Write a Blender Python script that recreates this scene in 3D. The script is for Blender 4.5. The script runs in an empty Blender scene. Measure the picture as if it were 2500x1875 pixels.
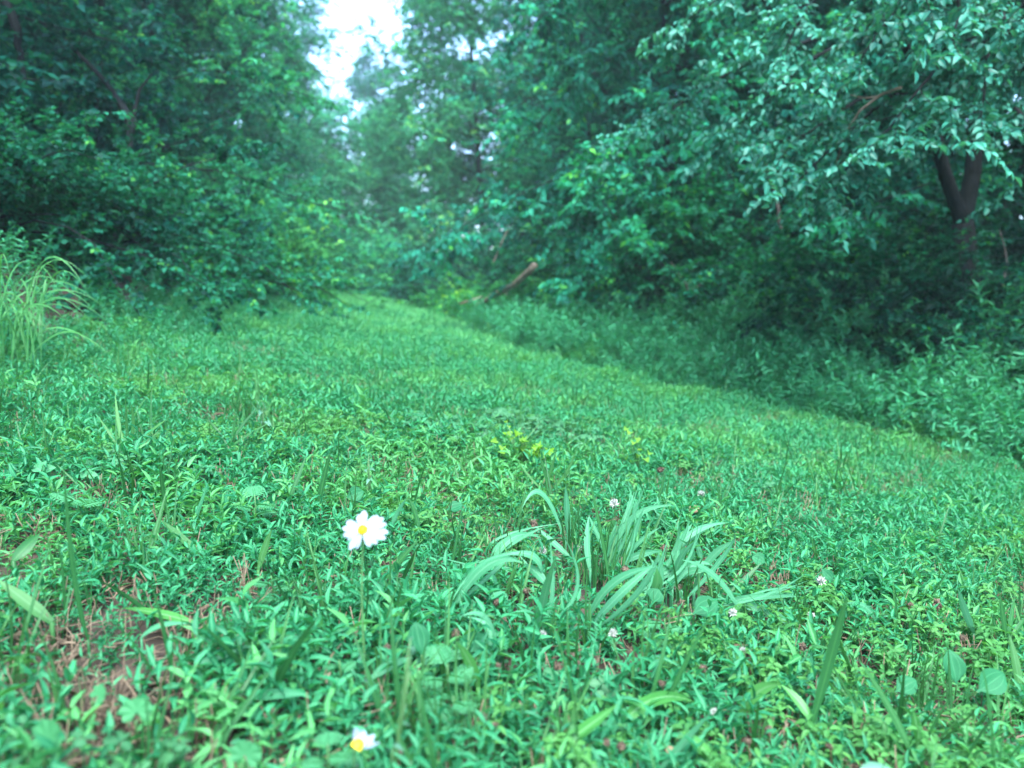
import bpy, math
import numpy as np
from mathutils import Vector

# ------------------------------------------------------------------ camera, sky, sun, exposure
SC = bpy.context.scene
COL = SC.collection
FPX = 1819.0                      # focal length in pixels of the 2500 px wide photograph
PITCH = math.radians(7.43)
CAM_Z = 0.55
cam = bpy.data.cameras.new('camera')
cam.sensor_width = 36.0
cam.lens = FPX / 2500 * 36.0
cam.clip_start, cam.clip_end = 0.05, 2000
cam.dof.use_dof = True
cam.dof.focus_distance = 1.5
cam.dof.aperture_fstop = 3.0
cam_ob = bpy.data.objects.new('camera', cam)
cam_ob.location = (0, 0, CAM_Z)
cam_ob.rotation_euler = (math.radians(90) - PITCH, 0, 0)
COL.objects.link(cam_ob)
SC.camera = cam_ob

SUN_EL, SUN_AZ = math.radians(60), math.radians(172)     # high, behind the camera (azimuth from +Y, clockwise)
world = bpy.data.worlds.new('World')
SC.world = world
world.use_nodes = True
nt = world.node_tree
bg = nt.nodes['Background']
sky = nt.nodes.new('ShaderNodeTexSky')
sky.sky_type = 'NISHITA'
sky.sun_disc = False
sky.sun_elevation = SUN_EL
sky.sun_rotation = SUN_AZ
sky.air_density, sky.dust_density, sky.ozone_density = 1.0, 1.5, 5.0
nt.links.new(sky.outputs[0], bg.inputs[0])
bg.inputs[1].default_value = 0.15
sun = bpy.data.lights.new('sun', 'SUN')
sun.energy, sun.angle, sun.color = 1.5, math.radians(40), (0.94, 1.0, 0.97)
sun_ob = bpy.data.objects.new('sun', sun)
d = Vector((math.sin(SUN_AZ) * math.cos(SUN_EL), math.cos(SUN_AZ) * math.cos(SUN_EL), math.sin(SUN_EL)))
sun_ob.rotation_euler = d.to_track_quat('Z', 'Y').to_euler()
sun_ob.location = (0, 0, 30)
COL.objects.link(sun_ob)
SC.view_settings.view_transform = 'Standard'
SC.view_settings.look = 'None'
SC.view_settings.gamma = 1
SC.view_settings.use_curve_mapping = False
SC.view_settings.exposure = 3.15
cy = SC.cycles
cy.use_denoising = True
cy.max_bounces, cy.diffuse_bounces, cy.glossy_bounces, cy.transmission_bounces = 6, 4, 2, 4
cy.volume_bounces = 1
cy.sample_clamp_indirect = 6

# ------------------------------------------------------------------ terrain
XL_Y = [-6, 0, 3.2, 4.7, 6.9, 10, 13.7, 18, 30, 60]
XL_X = [-1.8, -1.65, -1.65, -1.72, -2.0, -2.6, -3.05, -4.0, -6.3, -12]
XR_Y = [-6, 0, 3.3, 4, 5.05, 6.2, 8, 10, 15, 18, 30, 60]
XR_X = [3.2, 2.9, 2.2, 1.55, .85, .0, -.5, -.8, -1.65, -2.4, -4.6, -10]

def smooth(a, b, x):
    t = np.clip((x - a) / (b - a), 0, 1)
    return t * t * (3 - 2 * t)

def wob(x, y, s, k=0.0):
    """cheap smooth noise about -1..1"""
    return (np.sin(x * s * 1.0 + 1.3 + k) * np.cos(y * s * 1.17 + .7 * k) + .6 * np.sin(x * s * 2.3 - y * s * 1.9 + 2.1 * k)
            + .4 * np.cos(x * s * 3.9 + y * s * 4.3 + k)) / 1.6

def edges(y):
    return np.interp(y, XL_Y, XL_X), np.interp(y, XR_Y, XR_X)

def terrain(x, y):
    x, y = np.asarray(x, float), np.asarray(y, float)
    xl, xr = edges(y)
    near = np.clip(x, xl, xr)
    z = -0.13 * near
    z = z + smooth(0, 1, np.clip((xl - x) / 1.6, 0, 1)) * .70 + np.clip(xl - x, 0, 12) * .10
    out = np.clip(x - xr, 0, 100)
    z = z - .03 * smooth(.0, .3, out) + np.clip(out - .3, 0, 4) * .045 - np.clip(out - 5, 0, 9) * .04
    z = z - .013 * np.clip(y - 6, 0, 10) - .10 * np.clip(y - 15.5, 0, 16)
    z = z + .018 * wob(x, y, 2.2) + .008 * wob(x, y, 6.5, 1.7)
    far = smooth(60, 120, np.hypot(x, y))
    return z * (1 - far) + far * (-1.5)

C0 = np.array([0, 0, CAM_Z])
FW = np.array([0, math.cos(PITCH), -math.sin(PITCH)])
UP = np.array([0, math.sin(PITCH), math.cos(PITCH)])
RT = np.array([1.0, 0, 0])

def at(px, py, depth):
    return C0 + depth * (FW + RT * (px - 1250) / FPX - UP * (py - 937.5) / FPX)

MAT = .045                         # height of the leafy mat that hides the feet of everything on the lawn
def ground_at(px, py):
    s = np.geomspace(.3, 60, 4000)
    p = C0 + s[:, None] * (FW + RT * (px - 1250) / FPX - UP * (py - 937.5) / FPX)
    k = int(np.argmax(p[:, 2] < terrain(p[:, 0], p[:, 1]) + MAT))
    k = k if k else 1500
    return np.array([p[k, 0], p[k, 1], float(terrain(p[k, 0], p[k, 1]))]), s[k]

def on_ground(x, y):
    return np.array([x, y, float(terrain(x, y))])

# ------------------------------------------------------------------ materials
def new_mat(name):
    m = bpy.data.materials.new(name)
    m.use_nodes = True
    t = m.node_tree
    t.nodes.clear()
    return m, t, t.nodes.new, t.links.new

def leaf_mat(name, dark, light, trans=.36, rough=.5, spec=.22, vein=None, per_inst=.45, object_colour=False, old=None):
    m, t, N, L = new_mat(name)
    out = N('ShaderNodeOutputMaterial')
    pr = N('ShaderNodeBsdfPrincipled')
    tr = N('ShaderNodeBsdfTranslucent')
    mx = N('ShaderNodeMixShader')
    mx.inputs[0].default_value = trans
    at_ = N('ShaderNodeAttribute'); at_.attribute_name = 'tint'
    oi = N('ShaderNodeObjectInfo')
    mad = N('ShaderNodeMath'); mad.operation = 'MULTIPLY_ADD'
    L(oi.outputs['Random'], mad.inputs[0]); mad.inputs[1].default_value = per_inst
    sc_ = N('ShaderNodeMath'); sc_.operation = 'MULTIPLY'; sc_.inputs[1].default_value = 1 - per_inst
    L(at_.outputs['Fac'], sc_.inputs[0]); L(sc_.outputs[0], mad.inputs[2])
    ramp = N('ShaderNodeValToRGB')
    ramp.color_ramp.elements[0].position = .05; ramp.color_ramp.elements[0].color = (*dark, 1)
    ramp.color_ramp.elements[1].position = .85; ramp.color_ramp.elements[1].color = (*light, 1)
    if old:
        e = ramp.color_ramp.elements.new(.985 if per_inst > .2 else .97); e.color = (*old, 1)
    L(mad.outputs[0], ramp.inputs[0])
    colour = ramp.outputs[0]
    if vein:
        va = N('ShaderNodeAttribute'); va.attribute_name = 'vein'
        vr = N('ShaderNodeMapRange'); vr.inputs[1].default_value = 0; vr.inputs[2].default_value = .22
        vr.inputs[3].default_value = .75; vr.inputs[4].default_value = 0
        L(va.outputs['Fac'], vr.inputs[0])
        mv = N('ShaderNodeMix'); mv.data_type = 'RGBA'
        L(vr.outputs[0], mv.inputs[0]); L(colour, mv.inputs[6]); mv.inputs[7].default_value = (*vein, 1)
        colour = mv.outputs[2]
    no = N('ShaderNodeTexNoise'); no.inputs['Scale'].default_value = 35; no.inputs['Detail'].default_value = 3
    hs = N('ShaderNodeHueSaturation')
    nr = N('ShaderNodeMapRange'); nr.inputs[3].default_value = .75; nr.inputs[4].default_value = 1.25
    L(no.outputs[0], nr.inputs[0]); L(nr.outputs[0], hs.inputs['Value']); L(colour, hs.inputs['Color'])
    colour = hs.outputs[0]
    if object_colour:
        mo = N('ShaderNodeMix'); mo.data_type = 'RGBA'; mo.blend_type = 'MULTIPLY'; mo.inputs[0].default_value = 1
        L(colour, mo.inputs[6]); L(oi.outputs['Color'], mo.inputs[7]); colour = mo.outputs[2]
    L(colour, pr.inputs['Base Color'])
    pr.inputs['Roughness'].default_value = rough
    pr.inputs['Specular IOR Level'].default_value = spec
    tc = N('ShaderNodeMix'); tc.data_type = 'RGBA'; tc.blend_type = 'MULTIPLY'; tc.inputs[0].default_value = 1
    L(colour, tc.inputs[6]); tc.inputs[7].default_value = (1.5, 1.5, .75, 1)
    L(tc.outputs[2], tr.inputs['Color'])
    L(pr.outputs[0], mx.inputs[1]); L(tr.outputs[0], mx.inputs[2]); L(mx.outputs[0], out.inputs[0])
    return m

def rough_mat(name, a, b, scale=20, rough=.9, bump=.3, detail=6, c=None):
    m, t, N, L = new_mat(name)
    out = N('ShaderNodeOutputMaterial'); pr = N('ShaderNodeBsdfPrincipled')
    tc = N('ShaderNodeTexCoord')
    no = N('ShaderNodeTexNoise'); no.inputs['Scale'].default_value = scale; no.inputs['Detail'].default_value = detail
    L(tc.outputs['Object'], no.inputs['Vector'])
    ramp = N('ShaderNodeValToRGB')
    ramp.color_ramp.elements[0].position = .33; ramp.color_ramp.elements[0].color = (*a, 1)
    ramp.color_ramp.elements[1].position = .68; ramp.color_ramp.elements[1].color = (*b, 1)
    if c:
        e = ramp.color_ramp.elements.new(.5); e.color = (*c, 1)
    L(no.outputs[0], ramp.inputs[0]); L(ramp.outputs[0], pr.inputs['Base Color'])
    bu = N('ShaderNodeBump'); bu.inputs['Strength'].default_value = bump; bu.inputs['Distance'].default_value = .02
    L(no.outputs[0], bu.inputs['Height']); L(bu.outputs[0], pr.inputs['Normal'])
    pr.inputs['Roughness'].default_value = rough
    pr.inputs['Specular IOR Level'].default_value = .2
    L(pr.outputs[0], out.inputs[0])
    return m

def plain_mat(name, col, rough=.6, trans=0.0):
    m, t, N, L = new_mat(name)
    out = N('ShaderNodeOutputMaterial'); pr = N('ShaderNodeBsdfPrincipled')
    no = N('ShaderNodeTexNoise'); no.inputs['Scale'].default_value = 220
    nr = N('ShaderNodeMapRange'); nr.inputs[3].default_value = .8; nr.inputs[4].default_value = 1.15
    hs = N('ShaderNodeHueSaturation'); hs.inputs['Color'].default_value = (*col, 1)
    L(no.outputs[0], nr.inputs[0]); L(nr.outputs[0], hs.inputs['Value']); L(hs.outputs[0], pr.inputs['Base Color'])
    pr.inputs['Roughness'].default_value = rough
    sh = pr.outputs[0]
    if trans:
        tr = N('ShaderNodeBsdfTranslucent'); tr.inputs[0].default_value = (*col, 1)
        mx = N('ShaderNodeMixShader'); mx.inputs[0].default_value = trans
        L(sh, mx.inputs[1]); L(tr.outputs[0], mx.inputs[2]); sh = mx.outputs[0]
    L(sh, out.inputs[0])
    return m

M = {}
M['stilt'] = leaf_mat('stiltgrass_leaf', (.010, .130, .057), (.040, .275, .115), vein=(.10, .36, .16), old=(.16, .15, .06))
M['stilt_pale'] = leaf_mat('pale_stiltgrass_leaf', (.025, .17, .05), (.085, .32, .10), vein=(.14, .38, .16))
M['stilt_far'] = leaf_mat('verge_leaf', (.010, .14, .07), (.042, .30, .14), vein=(.12, .30, .15))
M['clover'] = leaf_mat('clover_leaf', (.028, .135, .055), (.055, .20, .085), vein=(.10, .26, .13), rough=.5)
M['trefoil'] = leaf_mat('trefoil_leaf', (.035, .16, .045), (.075, .25, .06))
M['grass'] = leaf_mat('grass_blade', (.025, .125, .040), (.07, .22, .065), vein=(.10, .26, .11), trans=.4)
M['blue_grass'] = leaf_mat('broad_grass', (.040, .21, .10), (.082, .30, .155), vein=(.13, .34, .20), rough=.52, spec=.25)
M['dark_grass'] = leaf_mat('dark_grass', (.014, .085, .028), (.03, .14, .042), vein=(.06, .2, .06), rough=.4)
M['lit_lane_grass'] = leaf_mat('lit_lane_grass', (.08, .36, .14), (.15, .48, .20), vein=(.2, .5, .2), trans=.45)  # yellower grass, lightened further to stand in for open sky light
M['bank_grass'] = leaf_mat('bank_grass', (.03, .16, .05), (.07, .26, .08), vein=(.12, .32, .13))
M['bright_grass'] = leaf_mat('bright_grass', (.05, .22, .05), (.10, .33, .09), vein=(.2, .42, .2), rough=.36)
M['plantain'] = leaf_mat('plantain_leaf', (.016, .125, .052), (.032, .175, .075), vein=(.07, .26, .12), rough=.55, spec=.12)
M['ragweed'] = leaf_mat('ragweed_leaf', (.040, .20, .085), (.065, .27, .12), rough=.55, vein=(.10, .30, .15))
M['mallow'] = leaf_mat('mallow_leaf', (.040, .19, .075), (.06, .25, .10), rough=.55, vein=(.055, .235, .10))
M['lime'] = leaf_mat('lime_leaf', (.13, .31, .045), (.21, .43, .06), trans=.45)
M['milkweed'] = leaf_mat('pale_weed_leaf', (.07, .21, .14), (.11, .27, .18), vein=(.2, .38, .28), rough=.5)
M['tree'] = leaf_mat('tree_leaf', (.003, .042, .032), (.018, .172, .100), trans=.42, rough=.55, per_inst=.04, object_colour=True, spec=.10, old=(.075, .27, .06))
M['near_tree'] = leaf_mat('near_tree_leaf', (.012, .135, .096), (.042, .27, .19), trans=.30, rough=.46, per_inst=0, spec=.26, vein=(.1, .22, .14), object_colour=True)
M['bark'] = rough_mat('bark', (.003, .004, .0045), (.010, .012, .013), scale=14, bump=.8)
M['grey_bark'] = rough_mat('grey_bark', (.03, .028, .026), (.10, .09, .08), scale=18, bump=.4)
M['pale_bark'] = rough_mat('pale_wood', (.11, .085, .065), (.25, .20, .155), scale=18, bump=.4)
M['stem'] = plain_mat('green_stem', (.06, .16, .05), .5)
M['brown_stem'] = plain_mat('brown_stem', (.16, .10, .055), .7)
M['straw'] = leaf_mat('straw', (.055, .038, .026), (.20, .15, .10), trans=.1, rough=.7)
M['head'] = rough_mat('seed_head', (.035, .024, .018), (.15, .11, .075), scale=120, bump=.5)
M['petal'] = plain_mat('white_petal', (.30, .37, .46), .55, .3)
M['disc'] = plain_mat('yellow_disc', (.66, .50, .006), .7)
M['clover_white'] = plain_mat('clover_floret', (.45, .46, .42), .6, .25)
M['dry_leaf'] = plain_mat('dry_leaf', (.26, .17, .10), .7, .2)
M['soil'] = rough_mat('soil', (.016, .012, .010), (.075, .056, .042), scale=9, bump=.9, detail=10, c=(.036, .027, .021))

# ------------------------------------------------------------------ mesh helpers
class Acc:
    def __init__(s):
        s.V, s.F, s.T, s.E, s.n = [], [], [], [], 0
    def add(s, V, F, T=None, E=None):
        V = np.asarray(V, float).reshape(-1, 3)
        s.V.append(V); s.F.append(np.asarray(F, int).reshape(-1, 3) + s.n)
        s.T.append(np.full(len(V), .5) if T is None else np.broadcast_to(np.asarray(T, float), (len(V),)))
        s.E.append(np.ones(len(V)) if E is None else np.asarray(E, float))
        s.n += len(V)
        return s
    def mesh(s, name, mat, origin=(0, 0, 0), smooth_=True):
        V = np.concatenate(s.V) - np.asarray(origin, float)
        F = np.concatenate(s.F)
        me = bpy.data.meshes.new(name)
        me.vertices.add(len(V)); me.vertices.foreach_set('co', V.astype(np.float32).ravel())
        me.loops.add(F.size); me.loops.foreach_set('vertex_index', F.astype(np.int32).ravel())
        me.polygons.add(len(F))
        me.polygons.foreach_set('loop_start', (np.arange(len(F)) * 3).astype(np.int32))
        me.polygons.foreach_set('use_smooth', np.full(len(F), smooth_))
        for nm, arr in (('tint', s.T), ('vein', s.E)):
            a = me.attributes.new(nm, 'FLOAT', 'POINT')
            a.data.foreach_set('value', np.concatenate(arr).astype(np.float32))
        me.materials.append(mat)
        me.update(calc_edges=True)
        me.validate()
        return me

def nrm(v):
    v = np.asarray(v, float)
    return v / np.maximum(np.linalg.norm(v, axis=-1, keepdims=True), 1e-9)

# leaf templates: x across (-.5...5), y along (0..1), z out of the blade; last value 0 on the midrib
def tmpl(stations, fold=.12, droop=.12, tip=1.0):
    """stations: (y, halfwidth); returns verts, tris, vein"""
    V, E = [(0, 0, 0)], [0.0]
    for y, w in stations:
        z = -droop * y * y
        V += [(-w, y, z + fold * w), (0, y, z), (w, y, z + fold * w)]; E += [1, 0, 1]
    V.append((0, tip, -droop)); E.append(0)
    F = [(0, 2, 1), (0, 3, 2)]
    for k in range(len(stations) - 1):
        a = 1 + 3 * k; b = a + 3
        F += [(a, a + 1, b + 1), (a, b + 1, b), (a + 1, a + 2, b + 2), (a + 1, b + 2, b + 1)]
    a = 1 + 3 * (len(stations) - 1); e = len(V) - 1
    F += [(a, a + 1, e), (a + 1, a + 2, e)]
    return np.array(V, float), np.array(F), np.array(E, float)

T_KITE = (np.array([(0, 0, 0), (.5, .42, .09), (0, 1, -.1), (-.5, .42, .09)], float), np.array([(0, 1, 2), (0, 2, 3)]), np.array([0., 1, 0, 1]))
T_LANCE = tmpl([(.22, .42), (.6, .36)], .25, .18)
T_LANCE3 = tmpl([(.15, .36), (.4, .5), (.72, .3)], .25, .25)
T_OVATE = tmpl([(.12, .3), (.35, .5), (.65, .40), (.86, .19)], .3, .22)
T_ROUND = tmpl([(.15, .28), (.42, .5), (.75, .46), (.93, .26)], .15, .1, 1.0)
T_BIG = tmpl([(.06, .05), (.16, .16), (.27, .36), (.40, .48), (.55, .5), (.70, .42), (.84, .26), (.94, .11)], .35, .25)

def fan_leaf(lobes=7):
    n = lobes * 4 + 1
    a = np.linspace(-2.75, 2.75, n)
    k = np.cos(np.linspace(0, lobes * 2 * np.pi, n)) * -1
    r = .5 * (1 + .09 * k) * (1 - .12 * np.cos(a * .5) ** 8)
    ring = np.stack([r * np.sin(a), .42 + r * np.cos(a), .05 * k], 1)
    mid = np.stack([.5 * r * np.sin(a), .42 * .9 + .5 * r * np.cos(a), .02 * k - .02], 1)
    V = np.concatenate([[(0, .36, -.05)], mid, ring]); E = np.concatenate([[0], (1 - k) * .5, (1 - k) * .5])
    F = []
    for i in range(n - 1):
        F += [(0, 1 + i + 1, 1 + i), (1 + i, 2 + i, 2 + i + n), (1 + i, 2 + i + n, 1 + i + n)]
    return V, np.array(F), E
T_FAN = fan_leaf()
def ribbed():
    ys = np.array([.02, .10, .2, .32, .45, .58, .70, .81, .91, .98]); ws = np.array([.05, .06, .22, .40, .49, .5, .44, .33, .18, .05])
    vs = np.linspace(-1, 1, 9); V, E, F = [], [], []
    for y, w in zip(ys, ws):
        for i, v in enumerate(vs):
            V.append((v * w, y, .22 * w * abs(v) - .22 * y * y + (.012 if i % 2 else 0) * min(1, w * 4) + .015 * math.sin(9 * y + 2 * v))); E.append(1 if i % 2 or i in (0, 8) else 0)
    for r in range(len(ys) - 1):
        for i in range(8):
            p = r * 9 + i
            F += [(p, p + 1, p + 10), (p, p + 10, p + 9)]
    return np.array(V), np.array(F), np.array(E, float)
T_RIB = ribbed()

def put_leaves(acc, T, P, D, N, L, W, tint):
    """P base points, D directions, N approximate normals, L lengths, W full widths"""
    P, D, N = np.atleast_2d(P), nrm(np.atleast_2d(D)), np.atleast_2d(N)
    n = len(P)
    X = nrm(np.cross(D, N)); Z = np.cross(X, D)
    L = np.broadcast_to(np.asarray(L, float), (n,)); W = np.broadcast_to(np.asarray(W, float), (n,))
    tv, tf, te = T
    V = (P[:, None, :] + X[:, None, :] * (tv[None, :, 0:1] * W[:, None, None])
         + D[:, None, :] * (tv[None, :, 1:2] * L[:, None, None]) + Z[:, None, :] * (tv[None, :, 2:3] * L[:, None, None]))
    k = len(tv)
    F = tf[None] + (np.arange(n) * k)[:, None, None]
    acc.add(V.reshape(-1, 3), F.reshape(-1, 3), np.repeat(np.broadcast_to(np.asarray(tint, float), (n,)), k), np.tile(te, n))

def tube(acc, pts, rad, sides=6, tint=.5):
    pts = np.asarray(pts, float); n = len(pts)
    rad = np.broadcast_to(np.asarray(rad, float), (n,))
    tan = nrm(np.gradient(pts, axis=0))
    ref = np.where(np.abs(tan[:, 2:3]) > .9, np.array([[1., 0, 0]]), np.array([[0, 0, 1.]]))
    if np.abs(tan[:, 2]).mean() > .7:
        ref = np.tile([[1., 0, 0]], (n, 1))
    else:
        ref = np.tile([[0, 0, 1.]], (n, 1))
    a = nrm(np.cross(tan, ref)); b = np.cross(tan, a)
    ang = np.arange(sides) / sides * 2 * np.pi
    V = pts[:, None] + (a[:, None] * np.cos(ang)[None, :, None] + b[:, None] * np.sin(ang)[None, :, None]) * rad[:, None, None]
    V = np.concatenate([V.reshape(-1, 3), pts[-1:]])
    F = []
    for i in range(n - 1):
        for j in range(sides):
            k = (j + 1) % sides
            p, q, r, s = i * sides + j, i * sides + k, (i + 1) * sides + k, (i + 1) * sides + j
            F += [(p, q, r), (p, r, s)]
    for j in range(sides):
        F.append(((n - 1) * sides + j, (n - 1) * sides + (j + 1) % sides, n * sides))
    acc.add(V, F, tint)

def twigs(acc, S, D, L, r):
    """many thin straight three sided twigs at once"""
    n = len(S); D = nrm(D)
    ref = np.where(np.abs(D[:, 2:3]) > .9, [[1., 0, 0]], [[0, 0, 1.]])
    a = nrm(np.cross(D, ref)); b = np.cross(D, a)
    E = S + D * L[:, None]
    ring = [a, -.5 * a + .87 * b, -.5 * a - .87 * b]
    V = np.stack([S + q * r for q in ring] + [E + q * r * .4 for q in ring], 1)
    tf = np.array([(0, 1, 4), (0, 4, 3), (1, 2, 5), (1, 5, 4), (2, 0, 3), (2, 3, 5)])
    acc.add(V.reshape(-1, 3), (tf[None] + (np.arange(n) * 6)[:, None, None]).reshape(-1, 3), .5)

def bez(a, c, b, n):
    t = np.linspace(0, 1, n)[:, None]
    return (1 - t) ** 2 * np.asarray(a) + 2 * t * (1 - t) * np.asarray(c) + t * t * np.asarray(b)

def blade(acc, a, c, b, width, tint=.5, n=12, side=None, fold=.22, taper=.75, tipw=.02, roll=0.0):
    """a grass blade along a quadratic curve: a base, c control, b tip"""
    P = bez(a, c, b, n); t = np.linspace(0, 1, n)
    tan = nrm(np.gradient(P, axis=0))
    if side is None:
        chord = P[-1] - P[0]; chord[2] = 0
        if np.linalg.norm(chord) < .02:
            chord = np.array([.3, 1, 0])
        side = np.cross(chord, [0, 0, 1.])
    side = nrm(np.asarray(side, float))
    sd = nrm(side[None] - tan * (tan @ side)[:, None])
    up = np.cross(tan, sd)
    if roll:
        ang = roll * t
        sd, up = sd * np.cos(ang)[:, None] + up * np.sin(ang)[:, None], up * np.cos(ang)[:, None] - sd * np.sin(ang)[:, None]
    w = width * .5 * np.minimum(1, .45 + 2.2 * t) * np.clip(1 - np.clip((t - taper) / (1 - taper), 0, 1) ** 1.4, tipw, 1) 
    V = np.stack([P - sd * w[:, None] + up * (w * fold)[:, None], P, P + sd * w[:, None] + up * (w * fold)[:, None]], 1).reshape(-1, 3)
    F = []
    for i in range(n - 1):
        q = i * 3
        F += [(q, q + 1, q + 4), (q, q + 4, q + 3), (q + 1, q + 2, q + 5), (q + 1, q + 5, q + 4)]
    acc.add(V, F, tint, np.tile([1., 0, 1], n))

# ------------------------------------------------------------------ object helpers
def tag(o, label=None, cat=None, group=None, kind=None):
    if label: o['label'] = label
    if cat: o['category'] = cat
    if group: o['group'] = group
    if kind: o['kind'] = kind
    return o

def link(name, data, parent=None, loc=(0, 0, 0)):
    o = bpy.data.objects.new(name, data)
    COL.objects.link(o)
    o.location = loc
    if parent: o.parent = parent
    return o

def root(name, loc, label, cat, group=None):
    o = bpy.data.objects.new(name, None)
    o.empty_display_size = .05
    COL.objects.link(o); o.location = loc
    return tag(o, label, cat, group)

def part(name, acc, mat, parent, origin):
    return link(name, acc.mesh(name, M[mat], origin), parent)

SPECIES = bpy.data.collections.new('plant_sources')     # not linked to the scene: sources of the uncountable ground cover

def source_set(name, meshes):
    c = bpy.data.collections.new(name)
    for i, me in enumerate(meshes):
        o = bpy.data.objects.new('%s_%02d' % (name, i), me)
        c.objects.link(o)
    return c

def scatter(name, P, rot, scl, idx, coll, label=None):
    """one object: a point cloud that carries small plants nobody could count"""
    me = bpy.data.meshes.new(name)
    n = len(P)
    me.vertices.add(n); me.vertices.foreach_set('co', np.asarray(P, np.float32).ravel())
    a = me.attributes.new('rot', 'FLOAT_VECTOR', 'POINT'); a.data.foreach_set('vector', np.asarray(rot, np.float32).ravel())
    a = me.attributes.new('scl', 'FLOAT', 'POINT'); a.data.foreach_set('value', np.asarray(scl, np.float32))
    a = me.attributes.new('idx', 'INT', 'POINT'); a.data.foreach_set('value', np.asarray(idx, np.int32))
    o = link(name, me)
    tag(o, label, None, None, 'stuff')
    g = bpy.data.node_groups.new(name, 'GeometryNodeTree')
    g.interface.new_socket('Geometry', in_out='INPUT', socket_type='NodeSocketGeometry')
    g.interface.new_socket('Geometry', in_out='OUTPUT', socket_type='NodeSocketGeometry')
    N, L = g.nodes.new, g.links.new
    gi, go = N('NodeGroupInput'), N('NodeGroupOutput')
    ci = N('GeometryNodeCollectionInfo'); ci.inputs['Collection'].default_value = coll
    ci.inputs['Separate Children'].default_value = True; ci.inputs['Reset Children'].default_value = True
    ip = N('GeometryNodeInstanceOnPoints'); ip.inputs['Pick Instance'].default_value = True
    def attr(nm, ty):
        q = N('GeometryNodeInputNamedAttribute'); q.data_type = ty; q.inputs['Name'].default_value = nm
        return q.outputs[0]
    er = N('FunctionNodeEulerToRotation')
    L(attr('rot', 'FLOAT_VECTOR'), er.inputs[0])
    L(er.outputs[0], ip.inputs['Rotation'])
    L(attr('scl', 'FLOAT'), ip.inputs['Scale'])
    L(attr('idx', 'INT'), ip.inputs['Instance Index'])
    L(gi.outputs[0], ip.inputs['Points']); L(ci.outputs[0], ip.inputs['Instance'])
    L(ip.outputs[0], go.inputs[0])
    md = o.modifiers.new('plants', 'NODES'); md.node_group = g
    return o

# ------------------------------------------------------------------ ground
def grid_axis(a, b, fine0, fine1, step, grow=1.22):
    pts = list(np.arange(fine0, fine1 + 1e-6, step))
    s, p = step, fine0
    lo = []
    while p > a:
        s *= grow; p -= s; lo.append(p)
    s, p = step, fine1
    hi = []
    while p < b:
        s *= grow; p += s; hi.append(p)
    return np.array(lo[::-1] + pts + hi)

gx = grid_axis(-130, 130, -6, 6, .10); gy = grid_axis(-130, 190, -.5, 18, .10)
X, Y = np.meshgrid(gx, gy)
Z = terrain(X, Y) + .012 * wob(X, Y, 17, .4) * (np.hypot(X, Y) < 20)
V = np.stack([X, Y, Z], -1).reshape(-1, 3)
nx, ny = len(gx), len(gy)
I = (np.arange(ny - 1)[:, None] * nx + np.arange(nx - 1)[None]).ravel()
F = np.concatenate([np.stack([I, I + 1, I + nx + 1], 1), np.stack([I, I + nx + 1, I + nx], 1)])
gacc = Acc().add(V, F)
tag(link('ground', gacc.mesh('ground', M['soil'])), 'brown soil under the lawn path and the woods', None, None, 'structure')

# ------------------------------------------------------------------ ground cover plants (sources)
def sprig(rng, h, nl, ll, lw, mat, T=T_LANCE3, lean=.5, spread=.8, stem=True):
    a = Acc()
    az = rng.uniform(0, 6.28)
    tip = np.array([math.cos(az) * h * lean, math.sin(az) * h * lean, h])
    pts = bez((0, 0, -.01), (tip[0] * .15, tip[1] * .15, h * .6), tip, 5)
    if stem:
        tube(a, pts, np.linspace(.0011, .0006, 5) * (h / .07) ** .5, 3, .3)
    t = np.linspace(.22, 1, nl)
    P = np.stack([np.interp(t, np.linspace(0, 1, 5), pts[:, i]) for i in range(3)], 1)
    ang = az + np.arange(nl) * 2.5 + rng.normal(0, .45, nl)
    el = rng.normal(.25, .35, nl) + .35 * (t > .9)
    D = np.stack([np.cos(ang) * np.cos(el), np.sin(ang) * np.cos(el), np.sin(el)], 1) * spread + nrm(tip)[None] * .25
    N = np.stack([-np.cos(ang) * np.sin(el), -np.sin(ang) * np.sin(el), np.cos(el)], 1) + rng.normal(0, .3, (nl, 3))
    put_leaves(a, T, P, D, N, ll * rng.uniform(.65, 1.25, nl), lw * rng.uniform(.75, 1.2, nl), rng.uniform(.1, .9, nl))
    return a.mesh('sprig', M[mat])

def trifoliate(rng, n, h, ll, mat, T=T_ROUND, lwf=.85):
    a = Acc()
    for i in range(n):
        az = rng.uniform(0, 6.28); r = rng.uniform(.008, .03); hh = h * rng.uniform(.6, 1.1)
        tip = np.array([math.cos(az) * r, math.sin(az) * r, hh])
        tube(a, bez((0, 0, -.01), (tip[0] * .2, tip[1] * .2, hh * .7), tip, 4), .0008, 3, .4)
        b = rng.uniform(0, 6.28); tilt = rng.normal(0, .3, 2)
        up = nrm([tilt[0], tilt[1], 1])
        for k in range(3):
            g = b + k * 2.094
            dd = np.array([math.cos(g), math.sin(g), .12]); dd = dd - up * (dd @ up) * .8
            put_leaves(a, T, [tip + dd * .001], [dd], [up + rng.normal(0, .1, 3)], ll * rng.uniform(.8, 1.15), ll * lwf, rng.uniform(.1, .9))
    return a.mesh('trefoil', M[mat])

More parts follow.
